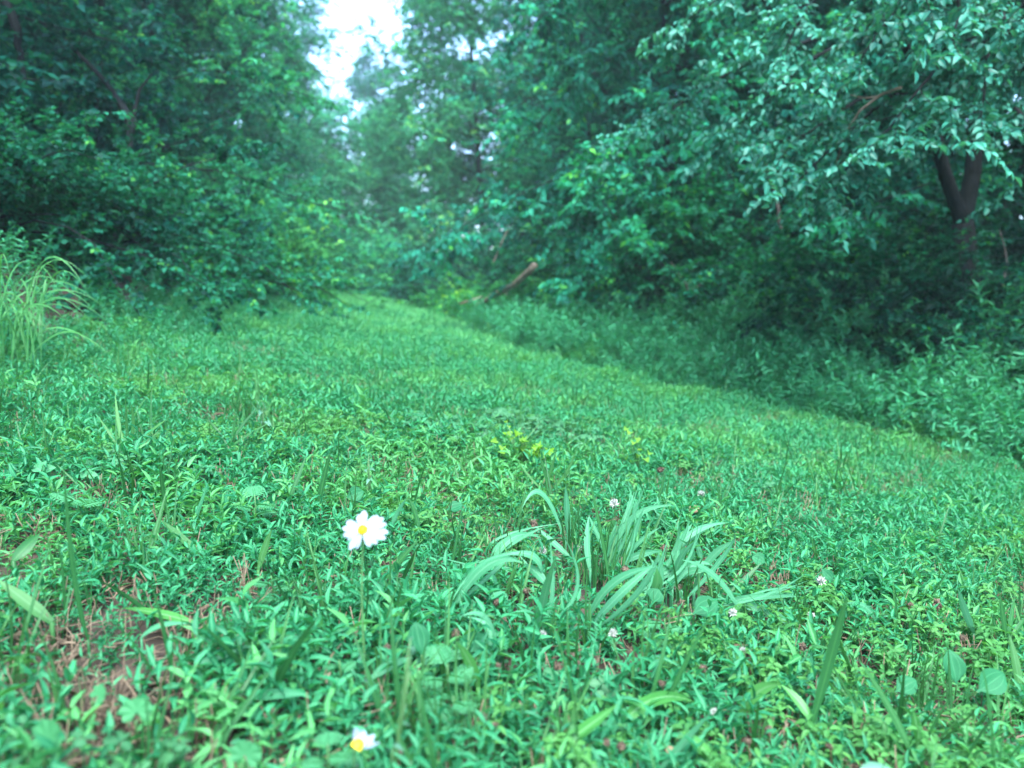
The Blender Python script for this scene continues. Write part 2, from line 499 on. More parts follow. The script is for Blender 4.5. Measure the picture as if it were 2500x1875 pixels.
def tuft(rng, n, h, w, mat, spread=.5):
    a = Acc()
    for i in range(n):
        az = rng.uniform(0, 6.28); hh = h * rng.uniform(.5, 1.15); r = hh * rng.uniform(.1, spread)
        b0 = rng.normal(0, .006, 3); b0[2] = -.01
        d_ = np.array([math.cos(az), math.sin(az), 0])
        blade(a, b0, b0 + d_ * r * .25 + [0, 0, hh * .7], b0 + d_ * r + [0, 0, hh], w * rng.uniform(.7, 1.2), rng.uniform(0, .95), 6, taper=.35)
    return a.mesh('tuft', M[mat])

def straw_piece(rng, n, flat):
    a = Acc()
    for i in range(n):
        az = rng.uniform(0, 6.28); L_ = rng.uniform(.02, .07)
        if flat:
            d_ = np.array([math.cos(az), math.sin(az), rng.normal(.1, .22)]); s = np.array([*rng.normal(0, .022, 2), .006 + abs(rng.normal(0, .006))])
        else:
            d_ = np.array([math.cos(az) * .3, math.sin(az) * .3, 1]); s = np.array([*rng.normal(0, .014, 2), -.008])
        tube(a, [s, s + d_ * L_ * .5 + rng.normal(0, .003, 3), s + d_ * L_], [.0011, .0009, .0006], 3, rng.uniform(0, 1))
        if flat and rng.random() < .6:
            put_leaves(a, T_LANCE, [s + rng.normal(0, .01, 3) * [1, 1, .2]], [d_ + rng.normal(0, .3, 3)], [[0, 0, 1.] + rng.normal(0, .3, 3)], rng.uniform(.015, .04), .005, rng.uniform(0, 1))
    return a.mesh('straw', M['straw'])

rg = np.random.default_rng(7)
SET_STILT = source_set('stilt_sprig', [sprig(rg, .056 * rg.uniform(.7, 1.35), int(rg.integers(7, 12)), .023 * rg.uniform(.75, 1.25), .0064 * rg.uniform(.75, 1.3), 'stilt' if i < 6 else 'stilt_pale', lean=rg.uniform(.2, .8)) for i in range(10)])
SET_TALL = source_set('verge_sprig', [sprig(rg, .34 * rg.uniform(.7, 1.15), int(rg.integers(20, 28)), .052, .015, 'stilt_far', lean=rg.uniform(.3, .8)) for _ in range(6)])
SET_CLOVER = source_set('clover', [trifoliate(rg, 5, .065, .0115, 'clover') for _ in range(4)])
SET_TREFOIL = source_set('trefoil', [trifoliate(rg, 6, .06, .013, 'trefoil', T_OVATE, .5) for _ in range(3)])
SET_TUFT = source_set('grass_tuft', [tuft(rg, 6, .14, .0040, 'grass') for _ in range(3)] + [tuft(rg, 4, .15, .005, 'dark_grass', .6) for _ in range(2)])
SET_STRAW = source_set('straw', [straw_piece(rg, 9, i % 2 == 0) for i in range(6)])

BARE = [(290, 1640, .13), (420, 1560, .10), (180, 1780, .12), (505, 1015, .16), (1235, 1312, .06), (1770, 1330, .06), (1905, 1410, .12),
        (2120, 1835, .05), (60, 1570, .08), (250, 1180, .06), (1150, 1690, .05), (330, 1440, .07)]
BARE = [(*ground_at(px, py)[0][:2], r) for px, py, r in BARE]

def bare(x, y):
    m = np.zeros_like(x)
    for bx, by, r in BARE:
        q = .82 * r * (1 + .35 * wob(x, y, 31, bx))
        m = np.maximum(m, np.exp(-((x - bx) ** 2 + (y - by) ** 2) / (q * q)))
    return np.clip(m, 0, 1)

CLUMP = ground_at(1480, 1400)[0]
def near_clump(x, y):
    return np.exp(-(((x - CLUMP[0]) / .22) ** 2 + ((y - CLUMP[1]) / .17) ** 2))

def lawn_points(rng, y0, y1, density, margin=.35, half=.92, ledge=0.0):
    area_w = lambda y: half * y + margin
    W = area_w(y1)
    n = int(density * (y1 - y0) * 2 * W)
    y = rng.uniform(y0, y1, n); x = rng.uniform(-W, W, n)
    xl, xr = edges(y)
    k = (np.abs(x) < area_w(y)) & (x > xl - .5 + .25 * wob(x, y, 3.1)) & ((x < xr + .12 * wob(x, y, 4)) | ((x > xr + .16 + .12 * wob(x, y, 4)) & (x < xr + ledge + .4 * wob(x, y, 2.1))))
    return x[k], y[k]

def place(rng, x, y, s0, s1, nvar, tilt=.22, sink=0.0, hum=0.0):
    n = len(x)
    z = terrain(x, y) - sink
    rot = np.stack([rng.normal(0, tilt, n), rng.normal(0, tilt, n), rng.uniform(0, 6.28, n)], 1)
    s = rng.uniform(s0, s1, n) * (1 + hum * wob(x, y, 5.0, .3) + .5 * hum * wob(x, y, 14, 2))
    return np.stack([x, y, z], 1), rot, s, rng.integers(0, nvar, n)

def cat(*L_):
    return [np.concatenate(q) for q in zip(*L_)]

parts_, rgl = [], np.random.default_rng(11)
for (y0, y1, den, s0, s1) in ((.45, 1.3, 3000, .6, 1.1), (1.3, 2.4, 3300, .6, 1.1), (2.4, 4.2, 3300, .65, 1.1), (4.2, 8, 2400, .75, 1.2), (8, 19, 1300, .9, 1.4)):
    x, y = lawn_points(rgl, y0, y1, den, ledge=.9)
    keep = rgl.random(len(x)) > .93 * bare(x, y)
    keep &= rgl.random(len(x)) > .6 * smooth(8, 11, y)
    keep &= rgl.random(len(x)) > .9 * near_clump(x, y)
    keep &= rgl.random(len(x)) > .45 * np.clip(wob(x, y, 9, 5) - .2, 0, 1)
    pp = place(rgl, x[keep], y[keep], s0, s1, 6, hum=.34)
    pale_ = smooth(-.15, .75, wob(x[keep], y[keep], 3.3, 7)) * .75 + .06
    pp[3][:] = np.where(rgl.random(len(pp[3])) < pale_, rgl.integers(6, 10, len(pp[3])), pp[3])
    o_ = x[keep] - edges(y[keep])[1]
    pp[2][:] *= np.where(o_ > .1, 1.3 + .3 * wob(x[keep], y[keep], 4.1, 2), 1)
    parts_.append(pp)
scatter('ground_cover', *cat(*parts_), SET_STILT, 'low bright green leafy ground cover over the whole lawn path')

x, y = lawn_points(rgl, .45, 3.2, 1100)
cl = smooth(.1, .5, wob(x, y, 2.4, 3.3) + 1.1 * np.exp(-((x - .28) ** 2 + (y - 1.0) ** 2) / .09) - .45) * (1 - bare(x, y))
k = rgl.random(len(x)) < cl
scatter('clover_patch', *place(rgl, x[k], y[k], .8, 1.25, 4), SET_CLOVER, 'round three lobed clover leaves in the lawn')
x, y = lawn_points(rgl, .45, 3.0, 800)
k = rgl.random(len(x)) < .6 * smooth(-.1, .6, wob(x, y, 2.9, 8.1))
scatter('trefoil_patch', *place(rgl, x[k], y[k], .8, 1.2, 3), SET_TREFOIL, 'small yellow green trefoil leaves in the lawn')
a1 = lawn_points(rgl, .5, 4, 230); a2 = lawn_points(rgl, 4, 18, 45)
x = np.concatenate([a1[0], a2[0]]); y = np.concatenate([a1[1], a2[1]])
k = rgl.random(len(x)) < .25 + .75 * smooth(-.1, .7, wob(x, y, 1.9, 6.0))
scatter('lawn_grass', *place(rgl, x[k], y[k], .6, 1.25, 5, .25), SET_TUFT, 'thin upright grass growing through the lawn')
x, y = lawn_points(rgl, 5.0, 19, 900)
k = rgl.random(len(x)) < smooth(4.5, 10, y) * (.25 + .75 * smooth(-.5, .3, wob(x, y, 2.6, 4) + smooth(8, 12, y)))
SET_PALE = source_set('pale_tuft', [tuft(rg, 8, .10, .007, 'lit_lane_grass', .9) for _ in range(4)])
scatter('lit_path_grass', *place(rgl, x[k], y[k], .8, 1.3, 4, .25), SET_PALE, 'yellow green grass on the far path, open sky light put into its colour')
x, y = lawn_points(rgl, .45, 4.0, 900)
k = rgl.random(len(x)) < .38 + .62 * bare(x, y)
scatter('straw_litter', *place(rgl, x[k], y[k], .7, 1.3, 6, .15), SET_STRAW, 'brown dry straw and cut stalks between the lawn leaves')

# taller leafy verge: the drop along the right edge, the bank on the left, the floor of the wood
def band(rng, n, x0, x1, y0, y1):
    return rng.uniform(x0, x1, n), rng.uniform(y0, y1, n)
x, y = band(rgl, 100000, -9, 7, .6, 20)
xl, xr = edges(y)
out_r, out_l = x - xr, xl - x
right = (out_r > .12) & (np.abs(x) < .95 * y + 1)
left = (out_l > .05) & (np.abs(x) < .95 * y + 1)
pr_ = np.where(right, np.clip(1.15 - out_r * .16, .18, 1) * smooth(.08, .2, out_r + .12 * wob(x, y, 4)), 0) + np.where(left, .6, 0)
k = rgl.random(len(x)) < pr_
x, y, out_r, out_l2 = x[k], y[k], out_r[k], out_l[k]
P, R_, S_, I_ = place(rgl, x, y, .75, 1.25, 6, .2, hum=.35)
S_ *= np.where(out_r > 0, .74 + .4 * smooth(.7, 2.4, out_r) + .14 * wob(x, y, 3.3, 2), .42 + .5 * smooth(.2, 1.5, out_l2))
scatter('undergrowth', P, R_, S_, I_, SET_TALL, 'dense leafy undergrowth along both edges of the lawn path')

# ------------------------------------------------------------------ haze
hz = np.array([(x, y, z) for x in (-175, 175) for y in (-175, 255) for z in (-4.5, 21)], float)
hm = bpy.data.meshes.new('haze')
hm.from_pydata(hz.tolist(), [], [(0, 1, 3, 2), (4, 6, 7, 5), (0, 4, 5, 1), (2, 3, 7, 6), (0, 2, 6, 4), (1, 5, 7, 3)])
mh = bpy.data.materials.new('haze'); mh.use_nodes = True
mh.node_tree.nodes.clear()
pv = mh.node_tree.nodes.new('ShaderNodeVolumePrincipled'); mo_ = mh.node_tree.nodes.new('ShaderNodeOutputMaterial')
pv.inputs['Color'].default_value = (.66, .93, 1.0, 1); pv.inputs['Density'].default_value = .0020
mh.node_tree.links.new(pv.outputs[0], mo_.inputs['Volume'])
hm.materials.append(mh)
tag(link('haze', hm), 'thin pale haze in the air over the path and the woods', None, None, 'stuff')

# ------------------------------------------------------------------ trees and shrubs
def limb_path(p, az, el, length, droop, rng, n=6):
    t = np.linspace(0, 1, n)[:, None]
    dirn = np.array([math.cos(az) * math.cos(el), math.sin(az) * math.cos(el), math.sin(el)])
    wig = np.cumsum(rng.normal(0, .035 * length, (n, 3)), 0) * t
    return np.asarray(p) + dirn * length * t + np.array([0, 0, -droop * length]) * t ** 2 + wig

def dress(crown, wood, limbs, rng, tw, sub, nleaf, tl, ll, lwf, T, droop=.25, flat=.55, r=.004, lobes=None):
    """hang twigs, side twigs and leaves on limb polylines"""
    S, D, L_ = [], [], []
    for pts, f0 in limbs:
        n = len(pts); seg = np.linspace(0, 1, n)
        t = rng.uniform(f0, 1, tw); t[:2] = 1, .93
        base = np.stack([np.interp(t, seg, pts[:, i]) for i in range(3)], 1)
        tan = nrm(np.stack([np.interp(np.clip(t, 0, .999), seg, np.gradient(pts[:, i])) for i in range(3)], 1))
        side = nrm(np.cross(tan, [0, 0, 1.])) * rng.choice([-1, 1], tw)[:, None]
        dd = tan * .7 + side * rng.uniform(.3, 1, tw)[:, None] + rng.normal(0, .3, (tw, 3)) + np.array([0, 0, -droop * .5])
        dd[0] = tan[0] + rng.normal(0, .1, 3)
        S.append(base); D.append(nrm(dd)); L_.append(tl * rng.uniform(.5, 1.2, tw))
    for pts, f0 in limbs if lobes else ():
        for t in rng.uniform(.45, 1.0, lobes[0]):
            c = np.array([np.interp(t, np.linspace(0, 1, len(pts)), pts[:, i]) for i in range(3)]) + rng.normal(0, .12, 3)
            rad = lobes[1] * rng.uniform(.6, 1.3)
            u = nrm(rng.normal(0, 1, (lobes[2], 3)) + [0, 0, .25])
            S.append(c + u * rad * rng.uniform(0, .75, (lobes[2], 1)) * [1, 1, .75]); L_.append(tl * rng.uniform(.4, .9, lobes[2]))
            D.append(nrm(u + rng.normal(0, .4, (lobes[2], 3)) + [0, 0, -.2]))
    S, D, L_ = np.concatenate(S), np.concatenate(D), np.concatenate(L_)
    twigs(wood, S, D, L_, r)
    if sub:
        S2, D2, L2 = [S], [D], [L_]
        for k in range(sub):
            t = rng.uniform(.2, .95, len(S))
            sd = nrm(np.cross(D, [0, 0, 1.])) * rng.choice([-1, 1], len(S))[:, None]
            dd = nrm(D * .7 + sd * rng.uniform(.4, 1, len(S))[:, None] + rng.normal(0, .25, (len(S), 3)) + np.array([0, 0, -droop * .6]))
            S2.append(S + D * (L_ * t)[:, None]); D2.append(dd); L2.append(L_ * rng.uniform(.4, .8, len(S)))
        n0 = len(S)
        S, D, L_ = np.concatenate(S2), np.concatenate(D2), np.concatenate(L2)
        twigs(wood, S[n0:], D[n0:], L_[n0:], r * .6)
    n = len(S)
    t = np.linspace(.12, 1, nleaf)[None] + rng.normal(0, .03, (n, nleaf))
    P = S[:, None] + D[:, None] * (L_[:, None] * t)[..., None]
    sd = nrm(np.cross(D, [0, 0, 1.]) + rng.normal(0, .2, (n, 3)))
    alt = np.where(np.arange(nleaf) % 2 == 0, 1, -1)[None, :, None]
    DD = D[:, None] * .55 + sd[:, None] * alt * .9 + rng.normal(0, .28, (n, nleaf, 3)) + np.array([0, 0, -droop])
    NN = np.array([0, 0, 1.]) * flat + rng.normal(0, .42, (n, nleaf, 3))
    q = n * nleaf
    tint = np.clip(np.repeat(rng.uniform(.05, .7, n) + .3 * wob(S[:, 0] + S[:, 2] * .7, S[:, 1] - S[:, 2], 2.1, 1.0), nleaf) + rng.normal(0, .15, q), 0, 1)
    le = ll * rng.uniform(.6, 1.2, q)
    put_leaves(crown, T, P.reshape(-1, 3), DD.reshape(-1, 3), NN.reshape(-1, 3), le, le * lwf * rng.uniform(.85, 1.15, q), tint)

def grow(seed, H, R, zb, nl, tw, sub, nleaf, tl, ll, lwf=.5, r0=.09, droop=.25, el=(-.1, .9), prof=None,
         T=T_KITE, ldroop=.25, flat=.55, lobes=(2, .4, 10)):
    rng = np.random.default_rng(seed)
    wood, crown = Acc(), Acc()
    n = 9
    t = np.linspace(0, 1, n)
    wig = np.cumsum(rng.normal(0, .03 * H, (n, 2)), 0) * t[:, None] * .7
    trunk = np.stack([wig[:, 0], wig[:, 1], H * t - .15 * (t == 0)], 1)
    tube(wood, trunk, r0 * (1 - .85 * t) * (1 + .5 * (t == 0)), 8)
    limbs = []
    prof = prof or (lambda u: .85 * (1 - u) ** .55 + .3)
    for i in range(nl):
        u = ((i + rng.random()) / nl) ** 1.15
        z = zb + (H * .97 - zb) * u
        p = np.array([np.interp(z, trunk[:, 2], trunk[:, k]) for k in range(3)])
        length = R * prof(u) * rng.choice([.5, .8, 1.0, 1.2])
        pts = limb_path(p, rng.uniform(0, 6.28), rng.uniform(*el) + .5 * max(0, u - .6), length, droop * rng.uniform(.2, 1.5), rng)
        tube(wood, pts, np.linspace(r0 * .25 * (1 - .6 * u), .004, len(pts)), 4)
        limbs.append((pts, .3))
    dress(crown, wood, limbs, rng, tw, sub, nleaf, tl, ll, lwf, T, ldroop, flat, .003, lobes)
    return wood.mesh('trunk', M['bark']), crown.mesh('crown', M['tree'])

full = lambda u: (1 - .55 * u) ** .5 if u > .1 else .9
KIND = {
    'broad': grow(21, 8.0, 2.1, .25, 60, 5, 1, 10, .42, .085, .55, .055),
    'droopy': grow(22, 7.5, 2.2, .25, 58, 6, 1, 10, .46, .10, .5, .05, .6, (.0, 1.0), ldroop=.55),
    'layered': grow(23, 7.0, 2.4, .3, 50, 7, 1, 11, .48, .075, .52, .05, .25, (-.1, .5), flat=1.2, lobes=(2, .38, 9)),
    'airy': grow(24, 9.0, 2.0, .9, 54, 5, 1, 10, .5, .075, .45, .07, .3, (.2, 1.1), lobes=(2, .42, 10)),
    'tall': grow(26, 15.0, 2.7, .6, 105, 5, 1, 10, .55, .10, .52, .085, .3, (-.1, .9), lambda u: .95 * (1 - u) ** .35 + .15, lobes=(3, .6, 11)),
    'small': grow(25, 4.2, 1.7, .15, 46, 5, 1, 10, .4, .07, .52, .05, .3, (-.1, .9), full),
}

def plant_shrub(seed, H, R, nst, tw, sub, nleaf, tl, ll, lwf=.6, droop=.3, mat='tree', T=T_KITE, lobes=(2, .25, 8)):
    rng = np.random.default_rng(seed)
    wood, crown = Acc(), Acc()
    limbs = []
    for i in range(nst):
        az = i * 2.4 + rng.uniform(-.4, .4); el = rng.uniform(.1, 1.45)
        pts = limb_path((*rng.normal(0, .12 * R, 2), -.05), az, el, (H * math.sin(el) + R * math.cos(el)) * rng.uniform(.6, 1.15), droop, rng)
        tube(wood, pts, np.linspace(.010, .003, len(pts)), 4)
        limbs.append((pts, .15))
    dress(crown, wood, limbs, rng, tw, sub, nleaf, tl, ll, lwf, T, .3, .8, .002, lobes)
    return wood.mesh('stem', M['bark']), crown.mesh('foliage', M[mat])

SHRUB = {
    'bush': plant_shrub(31, 2.0, 1.25, 34, 6, 1, 9, .34, .075),
    'vine': plant_shrub(32, 1.1, 1.25, 42, 8, 1, 10, .28, .050, .75, .55),
    'loose': plant_shrub(33, 1.8, 1.0, 24, 6, 1, 9, .36, .09, .5, .3, lobes=(1, .25, 7)),
    'low': plant_shrub(34, .75, .9, 34, 6, 1, 9, .24, .06, .6, .4, lobes=(2, .18, 6)),
}

def put(kind, x, y, s, rz, label, group=None, tone=(1, 1, 1), tree=True, name=None, dz=0.0, cat=None, sz=1.0):
    w, c = (KIND if tree else SHRUB)[kind]
    r = root(name or ('leafy_tree' if tree else 'shrub'), on_ground(x, y) + [0, 0, dz], label, cat or ('tree' if tree else 'shrub'), group)
    r.rotation_euler = (0, 0, rz); r.scale = (s, s, s * sz)
    link('trunk' if tree else 'stem', w, r)
    o = link('crown' if tree else 'foliage', c, r)
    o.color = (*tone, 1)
    return r

G_L, G_R = 'trees in the wood left of the path', 'trees in the wood right of the path'
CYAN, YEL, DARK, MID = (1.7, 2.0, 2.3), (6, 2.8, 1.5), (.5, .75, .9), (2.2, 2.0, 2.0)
for a in [  # bright tones on distant trees put open light and haze into leaf colour
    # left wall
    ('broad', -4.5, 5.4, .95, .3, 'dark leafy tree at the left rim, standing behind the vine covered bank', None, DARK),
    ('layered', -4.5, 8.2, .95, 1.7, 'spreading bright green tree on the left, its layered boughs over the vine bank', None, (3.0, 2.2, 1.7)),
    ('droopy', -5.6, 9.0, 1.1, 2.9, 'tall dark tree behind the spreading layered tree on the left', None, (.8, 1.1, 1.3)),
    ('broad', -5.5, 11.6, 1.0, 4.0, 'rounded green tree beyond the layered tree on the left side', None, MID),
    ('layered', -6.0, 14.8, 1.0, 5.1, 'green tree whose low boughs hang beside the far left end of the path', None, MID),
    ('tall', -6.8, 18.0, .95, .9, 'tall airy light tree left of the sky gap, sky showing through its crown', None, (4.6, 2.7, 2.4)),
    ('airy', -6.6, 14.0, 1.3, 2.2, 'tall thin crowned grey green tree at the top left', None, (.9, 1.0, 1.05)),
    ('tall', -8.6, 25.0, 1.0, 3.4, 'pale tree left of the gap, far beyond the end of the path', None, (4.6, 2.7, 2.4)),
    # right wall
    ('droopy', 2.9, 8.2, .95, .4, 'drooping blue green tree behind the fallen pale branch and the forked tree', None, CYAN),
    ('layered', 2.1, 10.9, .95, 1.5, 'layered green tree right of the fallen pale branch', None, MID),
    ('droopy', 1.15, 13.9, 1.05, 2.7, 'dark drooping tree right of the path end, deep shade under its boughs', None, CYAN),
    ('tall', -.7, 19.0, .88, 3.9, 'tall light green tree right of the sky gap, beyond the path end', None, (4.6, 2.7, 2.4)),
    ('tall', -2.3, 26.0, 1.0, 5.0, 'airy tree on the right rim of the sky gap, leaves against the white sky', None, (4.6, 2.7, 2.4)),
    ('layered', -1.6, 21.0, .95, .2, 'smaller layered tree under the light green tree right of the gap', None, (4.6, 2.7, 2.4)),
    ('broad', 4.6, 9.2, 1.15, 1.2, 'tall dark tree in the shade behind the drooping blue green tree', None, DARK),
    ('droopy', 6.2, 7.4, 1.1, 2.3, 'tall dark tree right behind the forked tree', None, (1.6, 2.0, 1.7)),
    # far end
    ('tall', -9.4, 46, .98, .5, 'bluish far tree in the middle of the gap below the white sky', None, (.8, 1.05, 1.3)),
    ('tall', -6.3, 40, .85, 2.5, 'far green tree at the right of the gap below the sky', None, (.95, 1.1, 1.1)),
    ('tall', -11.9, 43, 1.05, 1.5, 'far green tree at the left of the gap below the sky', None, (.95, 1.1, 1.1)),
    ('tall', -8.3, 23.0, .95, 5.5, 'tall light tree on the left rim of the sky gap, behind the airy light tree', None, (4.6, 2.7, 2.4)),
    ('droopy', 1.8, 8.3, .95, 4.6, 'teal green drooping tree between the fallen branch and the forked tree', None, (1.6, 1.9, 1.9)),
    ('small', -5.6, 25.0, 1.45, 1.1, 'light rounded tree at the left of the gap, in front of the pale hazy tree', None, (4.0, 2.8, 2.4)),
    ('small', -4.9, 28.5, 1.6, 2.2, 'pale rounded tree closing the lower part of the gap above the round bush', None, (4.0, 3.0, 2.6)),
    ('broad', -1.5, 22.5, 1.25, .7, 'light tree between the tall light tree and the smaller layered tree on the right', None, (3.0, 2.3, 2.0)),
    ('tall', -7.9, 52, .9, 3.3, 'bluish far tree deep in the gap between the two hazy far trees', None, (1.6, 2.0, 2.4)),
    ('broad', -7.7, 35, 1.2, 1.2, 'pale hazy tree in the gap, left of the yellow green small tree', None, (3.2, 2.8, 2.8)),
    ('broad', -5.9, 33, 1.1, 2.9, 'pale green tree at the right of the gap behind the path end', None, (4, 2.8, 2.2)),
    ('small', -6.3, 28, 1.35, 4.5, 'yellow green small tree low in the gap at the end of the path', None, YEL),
]:
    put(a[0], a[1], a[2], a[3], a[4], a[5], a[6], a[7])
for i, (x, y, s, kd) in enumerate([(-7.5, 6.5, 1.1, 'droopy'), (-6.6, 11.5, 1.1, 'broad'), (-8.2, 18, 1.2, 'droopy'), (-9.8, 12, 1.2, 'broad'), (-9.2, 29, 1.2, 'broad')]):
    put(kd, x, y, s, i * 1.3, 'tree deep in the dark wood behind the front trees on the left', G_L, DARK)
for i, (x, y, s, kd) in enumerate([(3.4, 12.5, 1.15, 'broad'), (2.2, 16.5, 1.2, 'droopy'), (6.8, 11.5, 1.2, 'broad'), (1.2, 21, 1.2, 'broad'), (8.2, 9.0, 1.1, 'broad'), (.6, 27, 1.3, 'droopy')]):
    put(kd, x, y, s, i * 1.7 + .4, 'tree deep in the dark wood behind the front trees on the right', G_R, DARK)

# shrubs
for a in [  # bushes at the path end are toned up for its open sky light
    ('bush', -3.5, 16.9, 1.0, .3, 'round green bush closing the far end of the path', (4.0, 3.0, 2.6)),
    ('bush', -2.75, 16.6, .85, 1.9, 'darker bush at the path end, right of the round bush', (1.2, 1.4, 1.4)),
    ('loose', -2.2, 16.0, .8, 3.1, 'small loose bush at the right corner of the path end', MID),
    ('bush', -4.7, 16.3, .9, 4.1, 'green bush at the left corner of the path end', (2.0, 1.8, 1.6)),
    ('bush', -4.4, 19.6, 1.25, 2.2, 'pale green bush behind the bushes at the path end', (4.5, 2.9, 2.2)),
    ('vine', -3.1, 9.3, .9, .5, 'bright yellow green vine mound on the end of the left bank', YEL),
    ('vine', -2.75, 7.8, .75, 2.5, 'yellowish vine mound next to the brightest mound of the left bank', (3.2, 2.1, 1.1)),
    ('vine', -2.8, 6.4, .85, 1.5, 'green vine covered mound in the middle of the left bank', (1.8, 1.7, 1.4)),
    ('vine', -2.85, 5.1, .85, 3.8, 'dark green vine mound on the left bank behind the arching grass', (1.0, 1.1, 1.0)),
    ('vine', -2.8, 4.0, .7, 5.2, 'vine mound at the left rim beside the arching grass', (1.0, 1.1, 1.0)),
    ('bush', -3.9, 6.2, .85, .1, 'dark bush above the vine mounds on the left bank', DARK),
    ('loose', -3.7, 10.6, .9, 4.4, 'loose green bush behind the bright vine mound', MID),
    ('bush', -4.2, 12.8, .9, 1.0, 'green bush on the left bank near the far end', (.95, 1.05, 1)),
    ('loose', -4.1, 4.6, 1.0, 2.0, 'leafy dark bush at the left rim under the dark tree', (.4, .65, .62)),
    ('low', -.15, 10.2, .95, .4, 'bright low bush on the right verge beside the fallen branch', (3.2, 2.1, 1.1)),
    ('low', .45, 9.0, .95, 2.4, 'bright green low bush on the right verge, in front of the layered tree', (3.2, 2.1, 1.1)),
    ('low', 1.1, 8.0, .9, 1.1, 'green low bush on the right verge before the dark hollow', (1.1, 1.15, .9)),
    ('low', -.8, 12.0, 1.0, 5.1, 'low yellow green bush on the right verge near the path end', (3.2, 2.1, 1.1)),
    ('loose', .35, 11.0, .95, 4.8, 'pale drooping bush over the fallen branch', (1.3, 1.35, 1.2)),
    ('loose', -.5, 13.4, 1.0, 3.0, 'drooping bush beyond the fallen branch, next to the deep shade', (.95, 1.05, 1.05)),
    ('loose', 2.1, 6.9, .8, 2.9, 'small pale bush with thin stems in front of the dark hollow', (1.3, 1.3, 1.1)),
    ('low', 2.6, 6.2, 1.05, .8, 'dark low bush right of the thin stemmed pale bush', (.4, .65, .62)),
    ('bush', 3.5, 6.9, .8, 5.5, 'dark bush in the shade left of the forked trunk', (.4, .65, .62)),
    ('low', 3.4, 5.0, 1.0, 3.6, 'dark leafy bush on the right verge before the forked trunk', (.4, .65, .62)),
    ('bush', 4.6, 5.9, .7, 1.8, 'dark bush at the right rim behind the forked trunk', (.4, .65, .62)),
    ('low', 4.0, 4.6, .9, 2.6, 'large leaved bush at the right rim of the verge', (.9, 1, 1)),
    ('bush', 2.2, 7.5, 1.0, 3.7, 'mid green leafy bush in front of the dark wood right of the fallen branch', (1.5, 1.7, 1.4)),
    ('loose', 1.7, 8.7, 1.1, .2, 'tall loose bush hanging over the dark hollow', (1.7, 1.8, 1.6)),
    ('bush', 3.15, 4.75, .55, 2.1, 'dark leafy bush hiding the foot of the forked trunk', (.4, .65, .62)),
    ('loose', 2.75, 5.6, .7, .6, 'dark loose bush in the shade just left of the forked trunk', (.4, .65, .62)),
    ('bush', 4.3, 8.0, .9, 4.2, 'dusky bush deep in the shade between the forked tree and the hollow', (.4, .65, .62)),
]:
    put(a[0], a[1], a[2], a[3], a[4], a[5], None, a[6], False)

# the forked tree on the right, its boughs reaching over the verge
rng = np.random.default_rng(41)
wood, crown = Acc(), Acc()
base = on_ground(3.35, 5.5)
fork = at(2350, 545, 5.4)
tube(wood, [base - [0, 0, .15], base + [0, 0, .4], (base + fork) / 2 + [.03, 0, .1], fork], [.12, .09, .08, .074], 9)
mainp = np.array([fork, at(2375, 420, 5.4), at(2385, 250, 5.3), at(2360, 0, 5.2), at(2330, -350, 5.2), at(2330, -800, 5.2)])
tube(wood, mainp, [.066, .058, .05, .04, .03, .02], 8)
leftp = np.array([fork, at(2305, 420, 5.3), at(2270, 270, 5.1), at(2190, 60, 4.8), at(2080, -150, 4.6)])
tube(wood, leftp, [.052, .046, .036, .026, .015], 7)
limbs = []
ends = [((2385, 250, 5.3), (1940, 440, 3.9)), ((2270, 270, 5.1), (1980, 330, 3.9)), ((2190, 60, 4.8), (1790, 300, 4.6)), ((2190, 60, 4.8), (1560, 330, 5.2)),
        ((2385, 200, 5.3), (2180, 300, 3.5)), ((2385, 150, 5.3), (2420, 270, 3.4)), ((2370, 60, 5.2), (2300, 130, 3.4)), ((2370, 60, 5.2), (2100, 120, 3.5)),
        ((2360, 0, 5.2), (2500, 180, 3.6)), ((2080, -150, 4.6), (1650, 60, 4.5)), ((2080, -150, 4.6), (1900, 100, 4.0)), ((2330, -350, 5.2), (2200, -50, 3.2)),
        ((2330, -350, 5.2), (2480, 0, 3.3)), ((2370, 60, 5.2), (2750, 220, 4.6)),
        ((2270, 270, 5.1), (2060, 420, 4.2)), ((2330, -700, 5.2), (2500, -500, 4.0)), ((2385, 250, 5.3), (2560, 420, 4.2)),
        ((2330, -800, 5.2), (2000, -600, 4.4)), ((2330, -600, 5.2), (2600, -700, 6.4)), ((2330, -700, 5.2), (2100, -500, 6.6)), ((2360, 0, 5.2), (2500, -100, 6.6))]
for s_, e_ in ends:
    s, e = at(*s_), at(*e_)
    pts = bez(s, (s + e) / 2 + [0, 0, .18 * np.linalg.norm(e - s)], e, 7) + np.cumsum(rng.normal(0, .012, (7, 3)), 0)
    tube(wood, pts, np.linspace(.022, .004, 7), 5)
    limbs.append((pts, .30))
dress(crown, wood, limbs, rng, 22, 3, 12, .38, .049, .56, T_OVATE, .28, .9, .0028)
tr_ = root('forked_tree', base, 'dark forked tree on the right with pale green leafy boughs over the verge', 'tree')
part('trunk', wood, 'bark', tr_, base)
part('crown', crown, 'near_tree', tr_, base)

